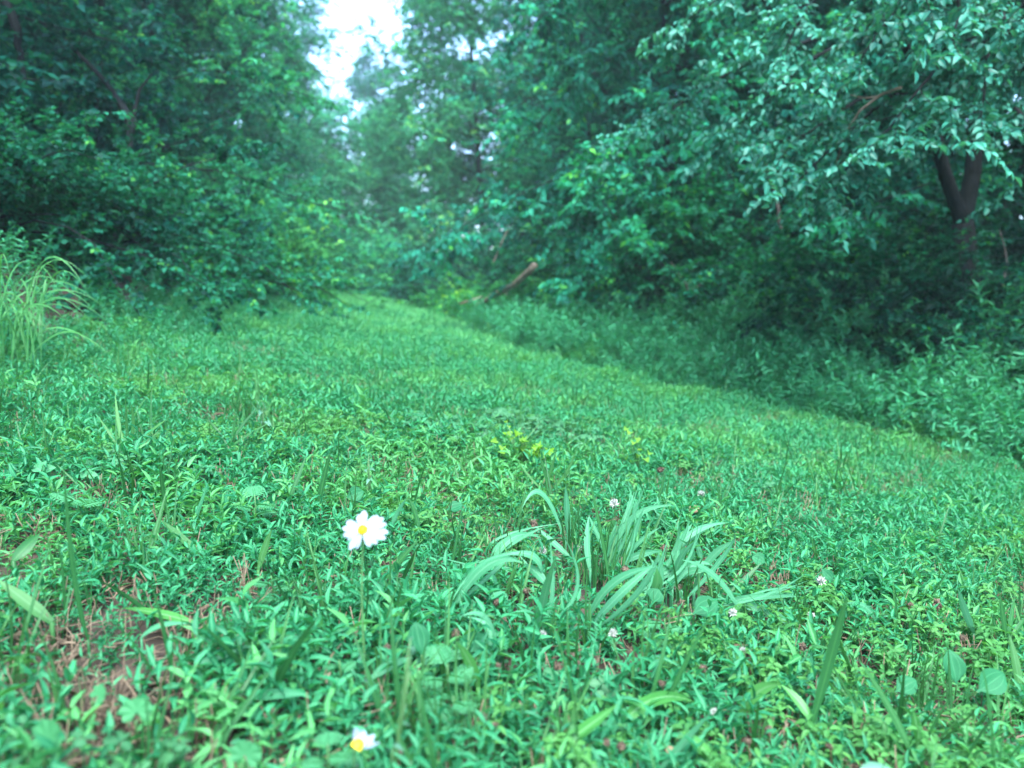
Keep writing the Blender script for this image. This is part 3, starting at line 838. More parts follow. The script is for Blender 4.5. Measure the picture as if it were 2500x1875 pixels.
# far-off wood behind the front trees
rng = np.random.default_rng(51)
wacc = Acc()
def lx(y): return -.33 * np.maximum(y, 6) - 2.9
def rx(y): return np.where(y < 9, 4.9 - .05 * y, 5.7 - .14 * y)
def strip(n, edge, sg, y0, y1, z1, depth=5.5):
    y = rng.uniform(y0, y1, n); x = edge(y) + sg * rng.uniform(0, depth, n)
    return np.stack([x, y, terrain(x, y) + rng.uniform(-.1, z1, n)], 1)
cen = np.concatenate([strip(8500, lx, -1, -10, 36, 13), strip(8500, rx, 1, 5, 40, 13), strip(1600, rx, 1, -10, 5, 6), strip(1100, lambda y: np.full_like(y, -30.), 1, 52, 62, 11, 36)])  # side strips extend unseen behind the camera to block low skylight
m = 26
P = (cen[:, None] + rng.normal(0, .34, (len(cen), m, 3)) * [1, 1, .6]).reshape(-1, 3)
q = len(P)
D = rng.normal(0, 1, (q, 3)) * [1, 1, .4] + [0, 0, -.25]
le = .23 * rng.uniform(.6, 1.3, q)
put_leaves(wacc, T_KITE, P, D, rng.normal(0, .5, (q, 3)) + [0, 0, 1], le, le * .6, np.clip(np.repeat(rng.uniform(0, .8, len(cen)), m) + rng.normal(0, .15, q), 0, 1))
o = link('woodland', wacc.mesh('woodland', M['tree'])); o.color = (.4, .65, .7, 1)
tag(o, 'dense dark wood filling in behind the front trees', None, None, 'stuff')

# ------------------------------------------------------------------ single plants of the foreground
rf = np.random.default_rng(77)

def view_blade(acc, base, mid, tip, w, tint, s0, dm=0.0, dt=0.0, n=12, taper=.55, roll=None, tipw=.03):
    """a blade standing on the ground: base, middle and tip given by where they are seen, at depth s0 and close to it"""
    a = at(*base, s0)
    a[2] = float(terrain(a[0], a[1])) - .005
    knee = at(*base, s0)
    m, b = at(*mid, s0 + dm), at(*tip, s0 + dt)
    c = 2 * m - .5 * (a + b)
    dx, dy = abs(tip[0] - base[0]), abs(tip[1] - base[1])
    g = rf.uniform(-.7, .7)
    side = np.array([math.cos(g), math.sin(g), 0]) if dx < .8 * dy else np.array([.1, .5, .85])
    if np.linalg.norm(knee - a) > .02:
        tube(acc, [a, (a + knee) / 2, knee], w * .22, 4, tint)
    c = 2 * m - .5 * (knee + b)
    blade(acc, knee, c, b, w, tint, n, side, taper=taper, roll=rf.uniform(-.5, .5) if roll is None else roll, tipw=tipw)

def grass_clump(name, label, cat_, mat, blades, group=None, extra=0, s_off=0.0, wscale=1.45):
    """blades: (base, mid, tip, width in mm [, depth change of the tip]); every blade is a part"""
    o0, s0 = ground_at(*blades[0][0])
    r = root(name, o0, label, cat_, group)
    for k in range(extra):
        q = blades[int(rf.integers(len(blades)))]
        j = lambda p, a_: (p[0] + rf.normal(0, a_), p[1] + rf.normal(0, a_ * .6))
        blades = blades + [(j(q[0], 16), j(q[1], 16), j((q[2][0], q[2][1] - 14), 26), q[3] * rf.uniform(.4, .8))]
    for bl in blades:
        s = ground_at(*bl[0])[1] + s_off
        acc = Acc()
        dt = bl[4] if len(bl) > 4 else rf.uniform(-.05, .05)
        view_blade(acc, bl[0], bl[1], bl[2], bl[3] * .001 * wscale, rf.uniform(.1, .9), s, dt * .4, dt)
        part('blade', acc, mat, r, o0)
    return r

Z3 = lambda x, y: (1050 + x * .4295, 1100 + y * .4295)
def z3(rows): return [tuple([Z3(*q) for q in r[:3]]) + tuple(r[3:]) for r in rows]

grass_clump('broad_grass', 'left part of the broad bladed pale grass, its blades arching over to the left', 'grass clump', 'blue_grass', z3([
    ((130, 900), (330, 650), (520, 640), 11), ((610, 1040), (660, 800), (722, 585), 12, -.10), ((770, 520), (640, 245), (522, 330), 8),
    ((790, 520), (778, 340), (770, 200), 9), ((640, 740), (590, 600), (400, 600), 9), ((790, 600), (700, 520), (600, 430), 8),
    ((430, 640), (250, 650), (110, 722), 10), ((660, 760), (600, 690), (520, 640), 10), ((910, 680), (893, 520), (905, 365), 8),
    ((985, 550), (940, 450), (900, 365), 6), ((390, 1200), (330, 960), (170, 945), 6), ((360, 640), (480, 490), (640, 500), 8)]), extra=16)
grass_clump('broad_grass', 'middle part of the broad bladed pale grass with tall upright blades', 'grass clump', 'blue_grass', z3([
    ((890, 985), (1040, 760), (1285, 660), 12, -.06), ((1240, 830), (1290, 760), (1285, 665), 12, -.08), ((1030, 640), (1095, 430), (1160, 235), 8),
    ((1060, 560), (1170, 370), (1390, 310), 9), ((1015, 625), (1035, 520), (1060, 400), 9), ((1110, 690), (1155, 490), (1215, 330), 8),
    ((1270, 310), (1310, 250), (1347, 180), 6), ((1120, 620), (1190, 520), (1320, 430), 6), ((1090, 640), (1200, 590), (1320, 570), 9), ((1060, 470), (1040, 420), (1050, 395), 8)]), extra=24)
grass_clump('broad_grass', 'right part of the broad bladed pale grass, its long blades bending down to the right', 'grass clump', 'blue_grass', z3([
    ((1340, 690), (1420, 520), (1490, 415), 9), ((1360, 640), (1490, 470), (1700, 410), 9), ((1300, 700), (1400, 610), (1505, 535), 11),
    ((1500, 790), (1600, 610), (1740, 510), 10), ((1310, 730), (1450, 665), (1570, 650), 9), ((1775, 935), (1630, 720), (1430, 620), 9, -.06),
    ((1650, 880), (1850, 832), (2115, 830), 8), ((1660, 870), (1930, 920), (2180, 1100), 10, -.08), ((1420, 780), (1470, 690), (1600, 690), 9),
    ((1540, 640), (1525, 560), (1495, 500), 7), ((1345, 450), (1330, 390), (1325, 330), 6), ((1370, 760), (1420, 640), (1470, 560), 11)]), extra=20)
for rows, mat, label in [
    ([((1020, 750), (962, 420), (888, 82), 4)], 'dark_grass', 'tall dark thin blade rising through the middle of the broad grass'),
    ([((1240, 385), (1305, 250), (1343, 88), 5)], 'dark_grass', 'dark upright blade behind the broad grass, beside a brown seed head'),
    ([((1690, 815), (1800, 720), (1885, 635), 6)], 'dark_grass', 'dark slanting blade right of the broad grass, before the dry patch')]:
    grass_clump('grass_sprout', label, 'grass blade', mat, z3(rows))

for label, mat, rows in [
    ('long dark blade at the left rim, bent in the middle, above the bare soil', 'dark_grass', [((215, 1562), (177, 1390), (152, 1090), 5)]),
    ('short upright bright blade with a cut tip, left of the daisy', 'dark_grass', [((406, 1256), (396, 1190), (390, 1126), 6)]),
    ('short slanting blade with a brown tip below the lacy weed on the left', 'grass', [((486, 1349), (440, 1310), (390, 1268), 6)]),
    ('flat lying bright green blade above the bare soil on the left', 'bright_grass', [((470, 1520), (390, 1498), (298, 1484), 6)]),
    ('thin pale arching blade over the bare soil on the left', 'blue_grass', [((345, 1556), (397, 1526), (466, 1524), 4)]),
    ('green blade lying slantwise at the left edge of the picture', 'grass', [((126, 1518), (60, 1465), (-10, 1412), 8)]),
    ('long green blade sweeping up right of the bare soil, toward the daisy', 'dark_grass', [((668, 1705), (712, 1600), (789, 1494), 5)]),
    ('green blade left of the daisy with a slight lean to the right', 'grass', [((630, 1392), (645, 1340), (664, 1292), 6)]),
    ('dark blade just left of the daisy head, leaning right', 'dark_grass', [((777, 1243), (790, 1170), (810, 1092), 6)]),
    ('dark blade farther left of the daisy, its top near the pale upright weed', 'dark_grass', [((705, 1225), (725, 1170), (748, 1112), 5)]),
    ('dark short blade at the left rim pointing up right', 'dark_grass', [((33, 1368), (64, 1335), (98, 1302), 9)]),
    ('pale blade lying over the straw right of the bare soil', 'blue_grass', [((490, 1620), (560, 1592), (644, 1578), 6)]),
    ('pale flat blade low in front of the daisies, lying nearly level', 'blue_grass', [((611, 1702), (680, 1694), (747, 1697), 6)]),
    ('pale blade leaning right, left of the lacy weed on the left', 'blue_grass', [((471, 1279), (488, 1230), (510, 1173), 6)]),
    ('pale blade with its tip bent sharply down, just right of the daisy head', 'blue_grass', [((953, 1290), (972, 1250), (995, 1213), 5)]),
    ('dark bent blade continuing from the sharply bent pale blade', 'dark_grass', [((1023, 1300), (1012, 1250), (995, 1213), 5)]),
    ('pale blade lying flat above the daisy head', 'blue_grass', [((842, 1226), (890, 1221), (938, 1214), 5)]),
    ('long dark blade slanting up right, between daisy and broad grass', 'dark_grass', [((938, 1420), (975, 1370), (1024, 1316), 6)]),
    ('second long dark blade slanting up right, just right of the first', 'dark_grass', [((982, 1420), (1005, 1370), (1034, 1314), 6)]),
    ('pale curved blade at the foot of the leafy stem in front', 'blue_grass', [((908, 1655), (955, 1622), (1008, 1606), 6)]),
    ('broad pale blade before the upright plantain leaf, pointing right', 'blue_grass', [((1018, 1616), (1065, 1594), (1112, 1562), 9)]),
    ('pale green blade leaning left between the plantain and the lacy weed', 'bright_grass', [((1167, 1678), (1148, 1620), (1114, 1566), 7)]),
    ('bright arching blade in front whose middle shines pale', 'bright_grass', [((1520, 1768), (1600, 1705), (1692, 1712), 9)]),
    ('second bright arching blade in front, right of the first one', 'bright_grass', [((1806, 1750), (1850, 1690), (1906, 1671), 9)]),
    ('drooping half of the second bright arching blade', 'bright_grass', [((1985, 1764), (1950, 1712), (1906, 1671), 6)]),
    ('straight bright blade slanting up right at the front edge', 'bright_grass', [((1360, 1829), (1432, 1776), (1508, 1720), 7)]),
    ('long straight pale blade slanting up right, at the front edge', 'blue_grass', [((1612, 1878), (1675, 1808), (1738, 1738), 5)]),
    ('bent pale blade at the front edge with its kink pointing up', 'bright_grass', [((1758, 1882), (1715, 1826), (1661, 1785), 7)]),
    ('bright blade leaning left at the front edge, below the seed heads', 'grass', [((1427, 1882), (1408, 1812), (1391, 1752), 7)]),
    ('tall dark blade with a brown tip on the right, leaning right', 'dark_grass', [((1983, 1766), (2030, 1600), (2071, 1443), 7)]),
    ('long green blade leaning left in the right foreground', 'grass', [((2233, 1854), (2170, 1722), (2088, 1598), 6)]),
    ('dark green blade in the right foreground, leaning right to a brown tip', 'dark_grass', [((2253, 1836), (2285, 1765), (2327, 1696), 6)]),
    ('thick dark blade at the right front corner', 'dark_grass', [((2348, 1878), (2390, 1806), (2435, 1738), 9)]),
    ('short upright blade right of the long green leaning blade', 'bright_grass', [((2253, 1830), (2240, 1780), (2229, 1731), 6)]),
    ('pale blade leaning left near the right edge', 'blue_grass', [((2378, 1546), (2356, 1490), (2339, 1437), 6)]),
    ('pale tipped blade at the right edge over the plantain leaves', 'grass', [((2490, 1684), (2480, 1620), (2464, 1548), 6)]),
    ('pale arching thin blade behind the small plantain leaf on the right', 'blue_grass', [((2140, 1520), (2110, 1480), (2062, 1474), 5)]),
]:
    grass_clump('grass_sprout', label, 'grass blade', mat, rows, wscale=1.9)
    
grass_clump('grass_tuft', 'upright thin bladed tuft in the left middle of the lawn', 'grass tuft', 'grass', [
    ((306, 1104), (290, 1040), (281, 955), 6), ((310, 1104), (308, 1030), (305, 962), 7), ((312, 1106), (360, 1060), (410, 1022), 7), ((312, 1104), (325, 1040), (318, 980), 5),
    ((314, 1106), (345, 1090), (395, 1045), 6), ((300, 1104), (270, 1060), (235, 1010), 5)])
grass_clump('grass_tuft', 'dark tuft at the right edge of the lawn above the plantain leaves', 'grass tuft', 'dark_grass', [
    ((2458, 1568), (2450, 1510), (2440, 1446), 6), ((2462, 1568), (2470, 1510), (2478, 1454), 6), ((2464, 1568), (2485, 1535), (2506, 1503), 6),
    ((2462, 1570), (2445, 1570), (2428, 1582), 6), ((2470, 1570), (2492, 1560), (2512, 1562), 6), ((2452, 1570), (2436, 1540), (2420, 1500), 5)])
grass_clump('grass_tuft', 'thin tuft in the middle of the lawn left of the lime seedlings', 'grass tuft', 'grass', [
    ((1130, 1140), (1128, 1100), (1112, 1060), 4), ((1135, 1140), (1142, 1100), (1165, 1070), 4), ((1128, 1140), (1100, 1115), (1075, 1100), 4), ((1136, 1142), (1160, 1120), (1190, 1108), 4)])
grass_clump('grass_tuft', 'thin tuft in the middle of the lawn between the lime seedlings', 'grass tuft', 'grass', [
    ((1330, 1200), (1345, 1150), (1360, 1090), 5), ((1335, 1200), (1330, 1150), (1310, 1100), 5), ((1340, 1200), (1385, 1150), (1410, 1085), 5), ((1345, 1200), (1375, 1170), (1400, 1140), 5), ((1328, 1200), (1290, 1160), (1262, 1120), 4)])
grass_clump('grass_tuft', 'thin dark tuft left of the pale upright weed', 'grass tuft', 'dark_grass', [
    ((560, 1090), (590, 1040), (640, 985), 5), ((562, 1092), (570, 1050), (576, 1010), 4), ((560, 1092), (610, 1060), (660, 1030), 5), ((556, 1090), (530, 1050), (500, 1020), 4)])

# long arching grass at the left rim
rows = []
for k in range(44):
    bx = rf.uniform(-40, 110); by = rf.uniform(868, 925)
    hx = rf.uniform(-60, 240); hy = rf.uniform(640, 800)
    rows.append(((bx, by), (bx + .42 * (hx - bx), min(hy, by - 120) - 12), (hx + rf.uniform(0, 50), hy + rf.uniform(0, 70)), rf.uniform(5, 9), rf.uniform(-.3, .3)))
rows += [((20, 900), (60, 760), (95, 650), 8, .1), ((60, 890), (130, 800), (275, 870), 8, -.1), ((50, 900), (150, 812), (240, 852), 8, -.15), ((-20, 800), (20, 720), (80, 655), 8, .1)]
grass_clump('grass_tuft', 'large tuft of long arching grass at the left rim before the vine bank', 'grass tuft', 'bank_grass', rows, wscale=.75)

# broad single leaves in rosettes: each leaf is a part
def rosette(name, label, cat_, mat, leaves, T=T_RIB, group=None, lift=.03, stalk=True):
    """leaves: (base, tip, width in px)"""
    o0, s0 = ground_at(*leaves[0][0])
    r = root(name, o0, label, cat_, group)
    st = Acc()
    for b, t, w in leaves:
        s = ground_at(*b)[1] - .05
        a_, e_ = at(*b, s), at(*t, s)
        D = e_ - a_
        up = nrm(np.array([0, -.72, .7]) + rf.normal(0, .15, 3))
        D = D - up * (D @ up) * .3
        acc = Acc()
        put_leaves(acc, T, [a_], [D], [up], np.linalg.norm(D), w * s / FPX, rf.uniform(.2, .9))
        part('leaf', acc, mat, r, o0)
        if stalk: tube(st, [o0 - [0, 0, .02], (o0 + a_) / 2 + [0, 0, .004], a_ + D * .02], .0014, 4)
    if stalk: part('stem', st, 'stem', r, o0)
    return r

rosette('plantain', 'plantain with two large veined leaves at the right foreground', 'broadleaf weed', 'plantain', [((2335, 1672), (2330, 1585), 54), ((2385, 1690), (2462, 1640), 62)])
rosette('plantain', 'single small plantain leaf lying left of the large veined plantain', 'broadleaf weed', 'plantain', [((2185, 1690), (2240, 1655), 48)])
rosette('plantain', 'upright plantain leaf with a second leaf lying behind the brown seed heads', 'broadleaf weed', 'plantain', [((1030, 1600), (1016, 1508), 54), ((1110, 1575), (1195, 1560), 46)])
rosette('plantain', 'rounded plantain leaf standing below the broad grass', 'broadleaf weed', 'plantain', [((1590, 1470), (1610, 1435), 44), ((1690, 1500), (1755, 1460), 55)])
rosette('plantain', 'small pale plantain leaf above the daisy head', 'broadleaf weed', 'plantain', [((845, 1215), (888, 1196), 38)])
rosette('plantain', 'plantain leaf beside a dark gap between daisy and broad grass', 'broadleaf weed', 'plantain', [((1092, 1246), (1128, 1226), 34)])
rosette('plantain', 'pale plantain leaf right of the broad grass beside the dry patch', 'broadleaf weed', 'plantain', [((1870, 1375), (1838, 1355), 34)])
rosette('plantain', 'narrow pale leaf standing beyond the dry patch on the right', 'broadleaf weed', 'plantain', [((2036, 1420), (2010, 1386), 26)])
rosette('mallow', 'light green rounded mallow leaf in the bare soil on the left', 'broadleaf weed', 'mallow', [((332, 1762), (330, 1690), 78)], T_FAN)
rosette('mallow', 'large dark mallow leaf in the bare soil at the left front', 'broadleaf weed', 'mallow', [((105, 1835), (120, 1738), 105)], T_FAN)
rosette('mallow', 'small folded leaf behind the light green mallow leaf', 'broadleaf weed', 'mallow', [((225, 1712), (258, 1672), 50)], T_FAN)
rosette('mallow', 'large rounded leaf at the front edge left of the lower daisy', 'broadleaf weed', 'mallow', [((590, 1868), (612, 1800), 78)], T_FAN)
rosette('leaf_seedling', 'three lobed light leaf of a seedling at the left rim of the lawn', 'seedling', 'ragweed', [((100, 1150), (75, 1130), 26), ((102, 1148), (106, 1122), 26), ((104, 1150), (132, 1138), 26)], T_OVATE)
rosette('leaf_seedling', 'small three leaved seedling right of the larger light one at the left rim', 'seedling', 'ragweed', [((212, 1162), (195, 1152), 22), ((214, 1160), (216, 1142), 20), ((216, 1162), (236, 1158), 22)], T_OVATE)
rosette('leaf_seedling', 'pale leaf at the very bottom edge right of the middle', 'fallen leaf', 'milkweed', [((2098, 1878), (2180, 1872), 24)], T_OVATE, stalk=False)

def seedling(label, mat, base, leaves, T=T_OVATE, name='lime_seedling', cat_='seedling', lw=.5, group=None, stem=True):
    """an upright plant: leaves (where they are seen, direction px, length px)"""
    o0, s0 = ground_at(*base)
    r = root(name, o0, label, cat_, group)
    st = Acc()
    for p, dpx, ln in leaves:
        s = s0 + rf.uniform(-.05, .05)
        q = at(*p, s)
        e = at(p[0] + dpx[0], p[1] + dpx[1], s + rf.uniform(-.03, .03))
        acc = Acc()
        L_ = ln * s / FPX
        put_leaves(acc, T, [q], [e - q + 1e-5], [nrm(np.array([0, -.6, .8]) + rf.normal(0, .25, 3))], L_, L_ * lw, rf.uniform(.1, .9))
        part('leaf', acc, mat, r, o0)
        if stem: tube(st, bez(o0 - [0, 0, .02], (o0 * .55 + q * .45) + [0, 0, .01], q, 5), np.linspace(.0018, .0008, 5), 4)
    if stem: part('stem', st, 'stem', r, o0)
    return r

def rand_leaves(cx, cy_, rx, ry, n, ln):
    out = []
    for i in range(n):
        a = rf.uniform(0, 6.28); q = rf.uniform(.1, 1)
        out.append(((cx + rx * q * math.cos(a), cy_ + ry * q * math.sin(a)), (math.cos(a) + rf.normal(0, .4), .6 * math.sin(a) + rf.normal(0, .25)), ln * rf.uniform(.7, 1.25)))
    return out

seedling('bushy lime green seedling standing out in the middle of the lawn', 'lime', (1290, 1130), rand_leaves(1290, 1082, 78, 40, 30, 44) + [((1236, 1028), (.4, 1), 22), ((1240, 1040), (1, .5), 24)])
seedling('taller lime green seedling with an arching tip, right of the bushy one', 'lime', (1562, 1140), [((1548, 1080), (-1, -.6), 34), ((1540, 1056), (-1, -.5), 36), ((1530, 1046), (-1, .1), 30), ((1553, 1070), (1, .7), 34), ((1556, 1095), (1, -.4), 40),
    ((1585, 1105), (1, -.2), 36), ((1560, 1112), (-1, .2), 34), ((1530, 1118), (-1, .4), 32), ((1575, 1120), (1, .3), 34), ((1536, 1125), (-.4, 1), 28)])
seedling('pale weed with opposite leaves at the left middle of the lawn', 'milkweed', (640, 1062), [((640, 1006), (-1, .05), 42), ((644, 1006), (1, .0), 44), ((641, 1028), (-.9, .3), 26), ((646, 1030), (1, .4), 40), ((642, 998), (.1, -1), 14)], T_OVATE, 'pale_weed', 'weed', .36)
seedling('pale upright weed with whorled leaves above the daisy head', 'milkweed', (900, 1215), [((898, 1146), (-1, .1), 34), ((902, 1146), (.8, -.2), 30), ((900, 1120), (-.3, -1), 28), ((902, 1122), (.3, -1), 26), ((900, 1170), (-.5, 1), 26), ((905, 1168), (.5, .9), 30),
    ((896, 1185), (-.8, .6), 24), ((908, 1190), (.6, .8), 26), ((900, 1108), (0, -1), 16)], T_LANCE3, 'pale_weed', 'weed', .34)
seedling('leafy upright stem in front, between the lower daisy and the lacy weed', 'milkweed', (945, 1878), [((985, 1690), (-.8, -.7), 62), ((1000, 1640), (.9, -.6), 60), ((1006, 1580), (.3, -1), 60), ((1004, 1588), (-.5, -1), 52), ((978, 1760), (1, .55), 66), ((972, 1780), (-.9, -.4), 50),
    ((990, 1720), (1, -.2), 55), ((1002, 1560), (.6, -.7), 40), ((962, 1820), (1, .2), 60), ((958, 1830), (-1, .2), 52)], T_LANCE3, 'leafy_weed', 'weed', .24)

def lacy(label, base, top, n, ln):
    """ragweed: ferny divided leaves on an upright stem; each divided leaf is a part"""
    o0, s0 = ground_at(*base)
    s0 -= .03
    r = root('lacy_weed', o0, label, 'weed', 'lacy leaved weeds in the lawn')
    tp = at(*top, s0)
    st = Acc(); tube(st, bez(o0 - [0, 0, .02], (o0 + tp) / 2 + [.004, 0, 0], tp, 5), np.linspace(.002, .001, 5), 4)
    part('stem', st, 'stem', r, o0)
    for i in range(n):
        az = i * 2.4 + rf.uniform(-.4, .4); el = rf.uniform(.05, .6)
        L_ = ln * s0 / FPX * rf.uniform(.75, 1.2)
        p0 = o0 + (tp - o0) * (.35 + .65 * i / n)
        D = np.array([math.cos(az) * math.cos(el), math.sin(az) * math.cos(el), math.sin(el)])
        X_ = nrm(np.cross(D, [0, 0, 1.])); up = np.cross(X_, D)
        acc = Acc()
        put_leaves(acc, T_LANCE, [p0], [D], [up], L_, L_ * .09, .6)
        P, DD, LL = [], [], []
        for t in np.linspace(.22, .94, 7):
            q = p0 + D * L_ * t - up * .18 * L_ * t * t
            for sg in (-1, 1):
                dd = nrm(D * .62 + X_ * sg - up * .12)
                l2 = L_ * .46 * math.sin(math.pi * (t * .8 + .16))
                P.append(q); DD.append(dd); LL.append(l2)
                for t2 in (.4, .68):
                    for s2 in (-1, 1):
                        P.append(q + dd * l2 * t2); DD.append(nrm(dd + s2 * .9 * nrm(np.cross(dd, up)))); LL.append(l2 * .42)
        put_leaves(acc, T_LANCE, P, DD, np.tile(up, (len(P), 1)), LL, np.array(LL) * .30, rf.uniform(.2, .9, len(P)))
        part('leaf', acc, 'ragweed', r, o0)

lacy('ferny lacy weed in front of the upright plantain leaf', (1090, 1690), (1092, 1622), 7, 85)
lacy('lacy weed at the right of the bare ground, left of the daisy head', (620, 1290), (622, 1208), 7, 62)
lacy('lacy weed at the left rim below the three lobed seedling', (190, 1250), (186, 1208), 6, 58)
lacy('small blue green feathery weed below and left of the daisy head', (664, 1450), (662, 1405), 6, 46)
lacy('lacy weed at the bottom edge left of the lower daisy', (790, 1882), (800, 1818), 7, 80)
lacy('small lacy weed left of the daisy stem', (830, 1650), (828, 1612), 5, 46)
lacy('small lacy weed between the daisy and the broad grass', (962, 1465), (960, 1432), 6, 52)
lacy('lacy weed lower down below the one before the plantain leaf', (1110, 1760), (1106, 1700), 6, 74)
lacy('lacy weed among the clover below the broad grass', (1625, 1560), (1622, 1510), 5, 52)
lacy('low lacy weed at the left middle, just left of the pale opposite leaved weed', (490, 1105), (488, 1082), 5, 36)

# brown clover seed heads and white clover flowers
head_mesh, flower_mesh, flower_brown = None, None, None
def make_head(seed, white):
    q = np.random.default_rng(seed); acc = Acc()
    n = 46
    u = np.linspace(-.85, .98, n); a = np.arange(n) * 2.4
    rr = np.sqrt(1 - u * u)
    Nrm = np.stack([rr * np.cos(a), rr * np.sin(a), u], 1)
    if white:
        D = Nrm + [0, 0, .35] + q.normal(0, .18, (n, 3))
        put_leaves(acc, T_LANCE, Nrm * .0015, D, q.normal(0, 1, (n, 3)), .0085 * q.uniform(.8, 1.15, n), .0026, q.uniform(0, 1, n))
        return acc.mesh('floret', M['clover_white'])
    D = Nrm * .7 + [0, 0, -.55] + q.normal(0, .2, (n, 3))
    put_leaves(acc, T_LANCE, Nrm * .0036, D, Nrm, .0062 * q.uniform(.8, 1.2, n), .0034, q.uniform(0, 1, n))
    th = np.linspace(0, math.pi, 5)
    tube(acc, np.stack([0 * th, 0 * th, -.0042 * np.cos(th)], 1), .0045 * np.sin(th) + .0004, 7)
    return acc.mesh('seed_head', M['head'])
HEADS = [make_head(k, False) for k in range(4)]
FLOWERS = [make_head(k, True) for k in range(3)]

def clover_stalk(px, py, label, white=False, size=1.0):
    g, s0 = ground_at(px + rf.uniform(-12, 12), py + 34)
    p = at(px, py, s0 - .01)
    o0 = np.array([p[0] + rf.uniform(-.012, .012), p[1] + rf.uniform(-.01, .02), 0]); o0[2] = float(terrain(o0[0], o0[1]))
    r = root('clover_flower' if white else 'clover_seed_head', o0, label, 'clover flower' if white else 'seed head',
             'white clover flowers in the lawn' if white else 'brown clover seed heads in the lawn')
    st = Acc(); tube(st, bez(o0 - [0, 0, .01], (o0 + p) / 2 + [.004, 0, .01], p, 6), .0009, 4)
    part('stem', st, 'stem' if white or rf.random() < .5 else 'brown_stem', r, o0)
    h = link('florets' if white else 'head', (FLOWERS if white else HEADS)[int(rf.integers(0, 3))], r, p - o0)
    k = .78 * size * s0 * rf.uniform(.8, 1.1)
    h.scale = (k, k, k * rf.uniform(.85, 1.15)); h.rotation_euler = (rf.normal(0, .35), rf.normal(0, .35), rf.uniform(0, 6))

for px, py, lb in [
    (1114, 1545, 'brown seed head left of a pair of heads before the lying plantain leaf'), (1145, 1551, 'left one of the pair of seed heads before the lying plantain leaf'),
    (1165, 1552, 'right one of the pair of seed heads before the lying plantain leaf'), (1230, 1514, 'pale brown seed head under the arched broad blade'),
    (1211, 1468, 'small dark seed head left of the wide hanging grass blade'), (1287, 1441, 'seed head standing at the foot of the broad grass, left part'),
    (1217, 1625, 'single seed head below the lying plantain leaf, beside the lacy weed'), (1360, 1625, 'seed head in the clover below the hanging broad blade'),
    (1412, 1622, 'dark upright seed head on a pale stalk, in the clover'), (1447, 1605, 'greenish seed head right of the dark one on the pale stalk'),
    (1399, 1600, 'small seed head just above the dark one on the pale stalk'), (1533, 1594, 'seed head on a thin leaning stalk in the middle of the clover'),
    (1718, 1630, 'dark seed head on a pale leaning stalk above the bright arching blade'), (1826, 1596, 'dark seed head beside a white clover flower, right of the middle'),
    (1663, 1473, 'purplish seed head right of the rounded plantain leaf'), (1528, 1390, 'dark seed head inside the broad grass'),
    (1621, 1336, 'small seed head among the right blades of the broad grass'), (1655, 1433, 'pale seed head below the right part of the broad grass'),
    (1304, 1277, 'dark seed head on the upper left blades of the broad grass'), (1616, 1666, 'pale ragged seed head above the front arching blades'),
    (1851, 1677, 'dark seed head behind the second bright arching blade'), (1876, 1780, 'purplish seed head right of the long straight pale blade'),
    (1825, 1808, 'pale topped seed head near the front edge, on the right'), (1482, 1812, 'dark seed head at the front edge under the straight bright blade'),
    (1517, 1818, 'ragged seed head at the front edge, right of the dark one'), (1183, 1750, 'large dark seed head below the lacy weeds in front'),
    (1209, 1770, 'smaller dark seed head touching the large one in front'), (947, 1580, 'dark seed head beside bare soil, left of the upright plantain leaf'),
    (973, 1838, 'small seed head at the front edge right of the lower daisy'), (2219, 1475, 'dark seed head on the right beyond the small plantain leaf'),
    (2288, 1473, 'seed head on the right, right of the dark one beyond the plantain'), (2025, 1820, 'pale brown seed head in the right front, left of the leaning blades'),
    (2361, 1794, 'dark seed head in the right front corner beside the thick blade'), (2350, 1556, 'small dark seed head just above the large plantain leaves'),
    (668, 1735, 'purplish seed head right of the bare soil at the foot of a sweeping blade'), (1612, 1145, 'dark seed head standing far back by the dark upright blade'),
    (1960, 1578, 'seed head on a pale stalk left of the tall dark blade')]:
    clover_stalk(px, py, lb)
for px, py, lb in [
    (1325, 1345, 'white clover flower in the arching left blades of the broad grass'), (1413, 1340, 'white clover flower between the left and middle broad grass'),
    (1325, 1549, 'white clover flower under the wide hanging grass blade'), (1495, 1545, 'faded white clover flower right of the hanging blade'),
    (1789, 1497, 'small white clover flower below the right broad grass'), (1812, 1590, 'white clover flower beside a dark seed head'),
    (1743, 1737, 'white clover flower between the two bright arching blades'), (2005, 1420, 'white clover flower beside the dry patch on the right'),
    (1980, 1502, 'small white clover flower left of the tall dark blade'), (1500, 1230, 'tiny white clover flower behind the broad grass'), (1712, 1205, 'tiny white clover flower far back beyond the dry leaf')]:
    clover_stalk(px, py, lb, True, .95)

# the two daisies
def petal_mesh(L_, W_, droop, twist, notch, seed):
    q = np.random.default_rng(seed); acc = Acc()
    nu, nv = 7, 5
    V, E = [], []
    for i in range(nu):
        u = i / (nu - 1)
        w = W_ * (.42 + .75 * math.sin(min(1, u * 1.08) * math.pi * .62)) * (1 - .42 * max(0, (u - .78) / .22) ** 2)
        for j in range(nv):
            v = j / (nv - 1) * 2 - 1
            y = L_ * (u - .07 * u * v * v - (notch * L_ * .0 + .03 * math.cos(v * 7)) * (u > .99))
            V.append((v * w * .5, y, -droop * L_ * u * u + .06 * W_ * math.cos(v * 5.5) + twist * v * w * u)); E.append(abs(v))
    F = []
    for i in range(nu - 1):
        for j in range(nv - 1):
            p = i * nv + j
            F += [(p, p + 1, p + nv + 1), (p, p + nv + 1, p + nv)]
    acc.add(V, F, q.uniform(.3, .7), E)
    return acc.mesh('petal', M['petal'])

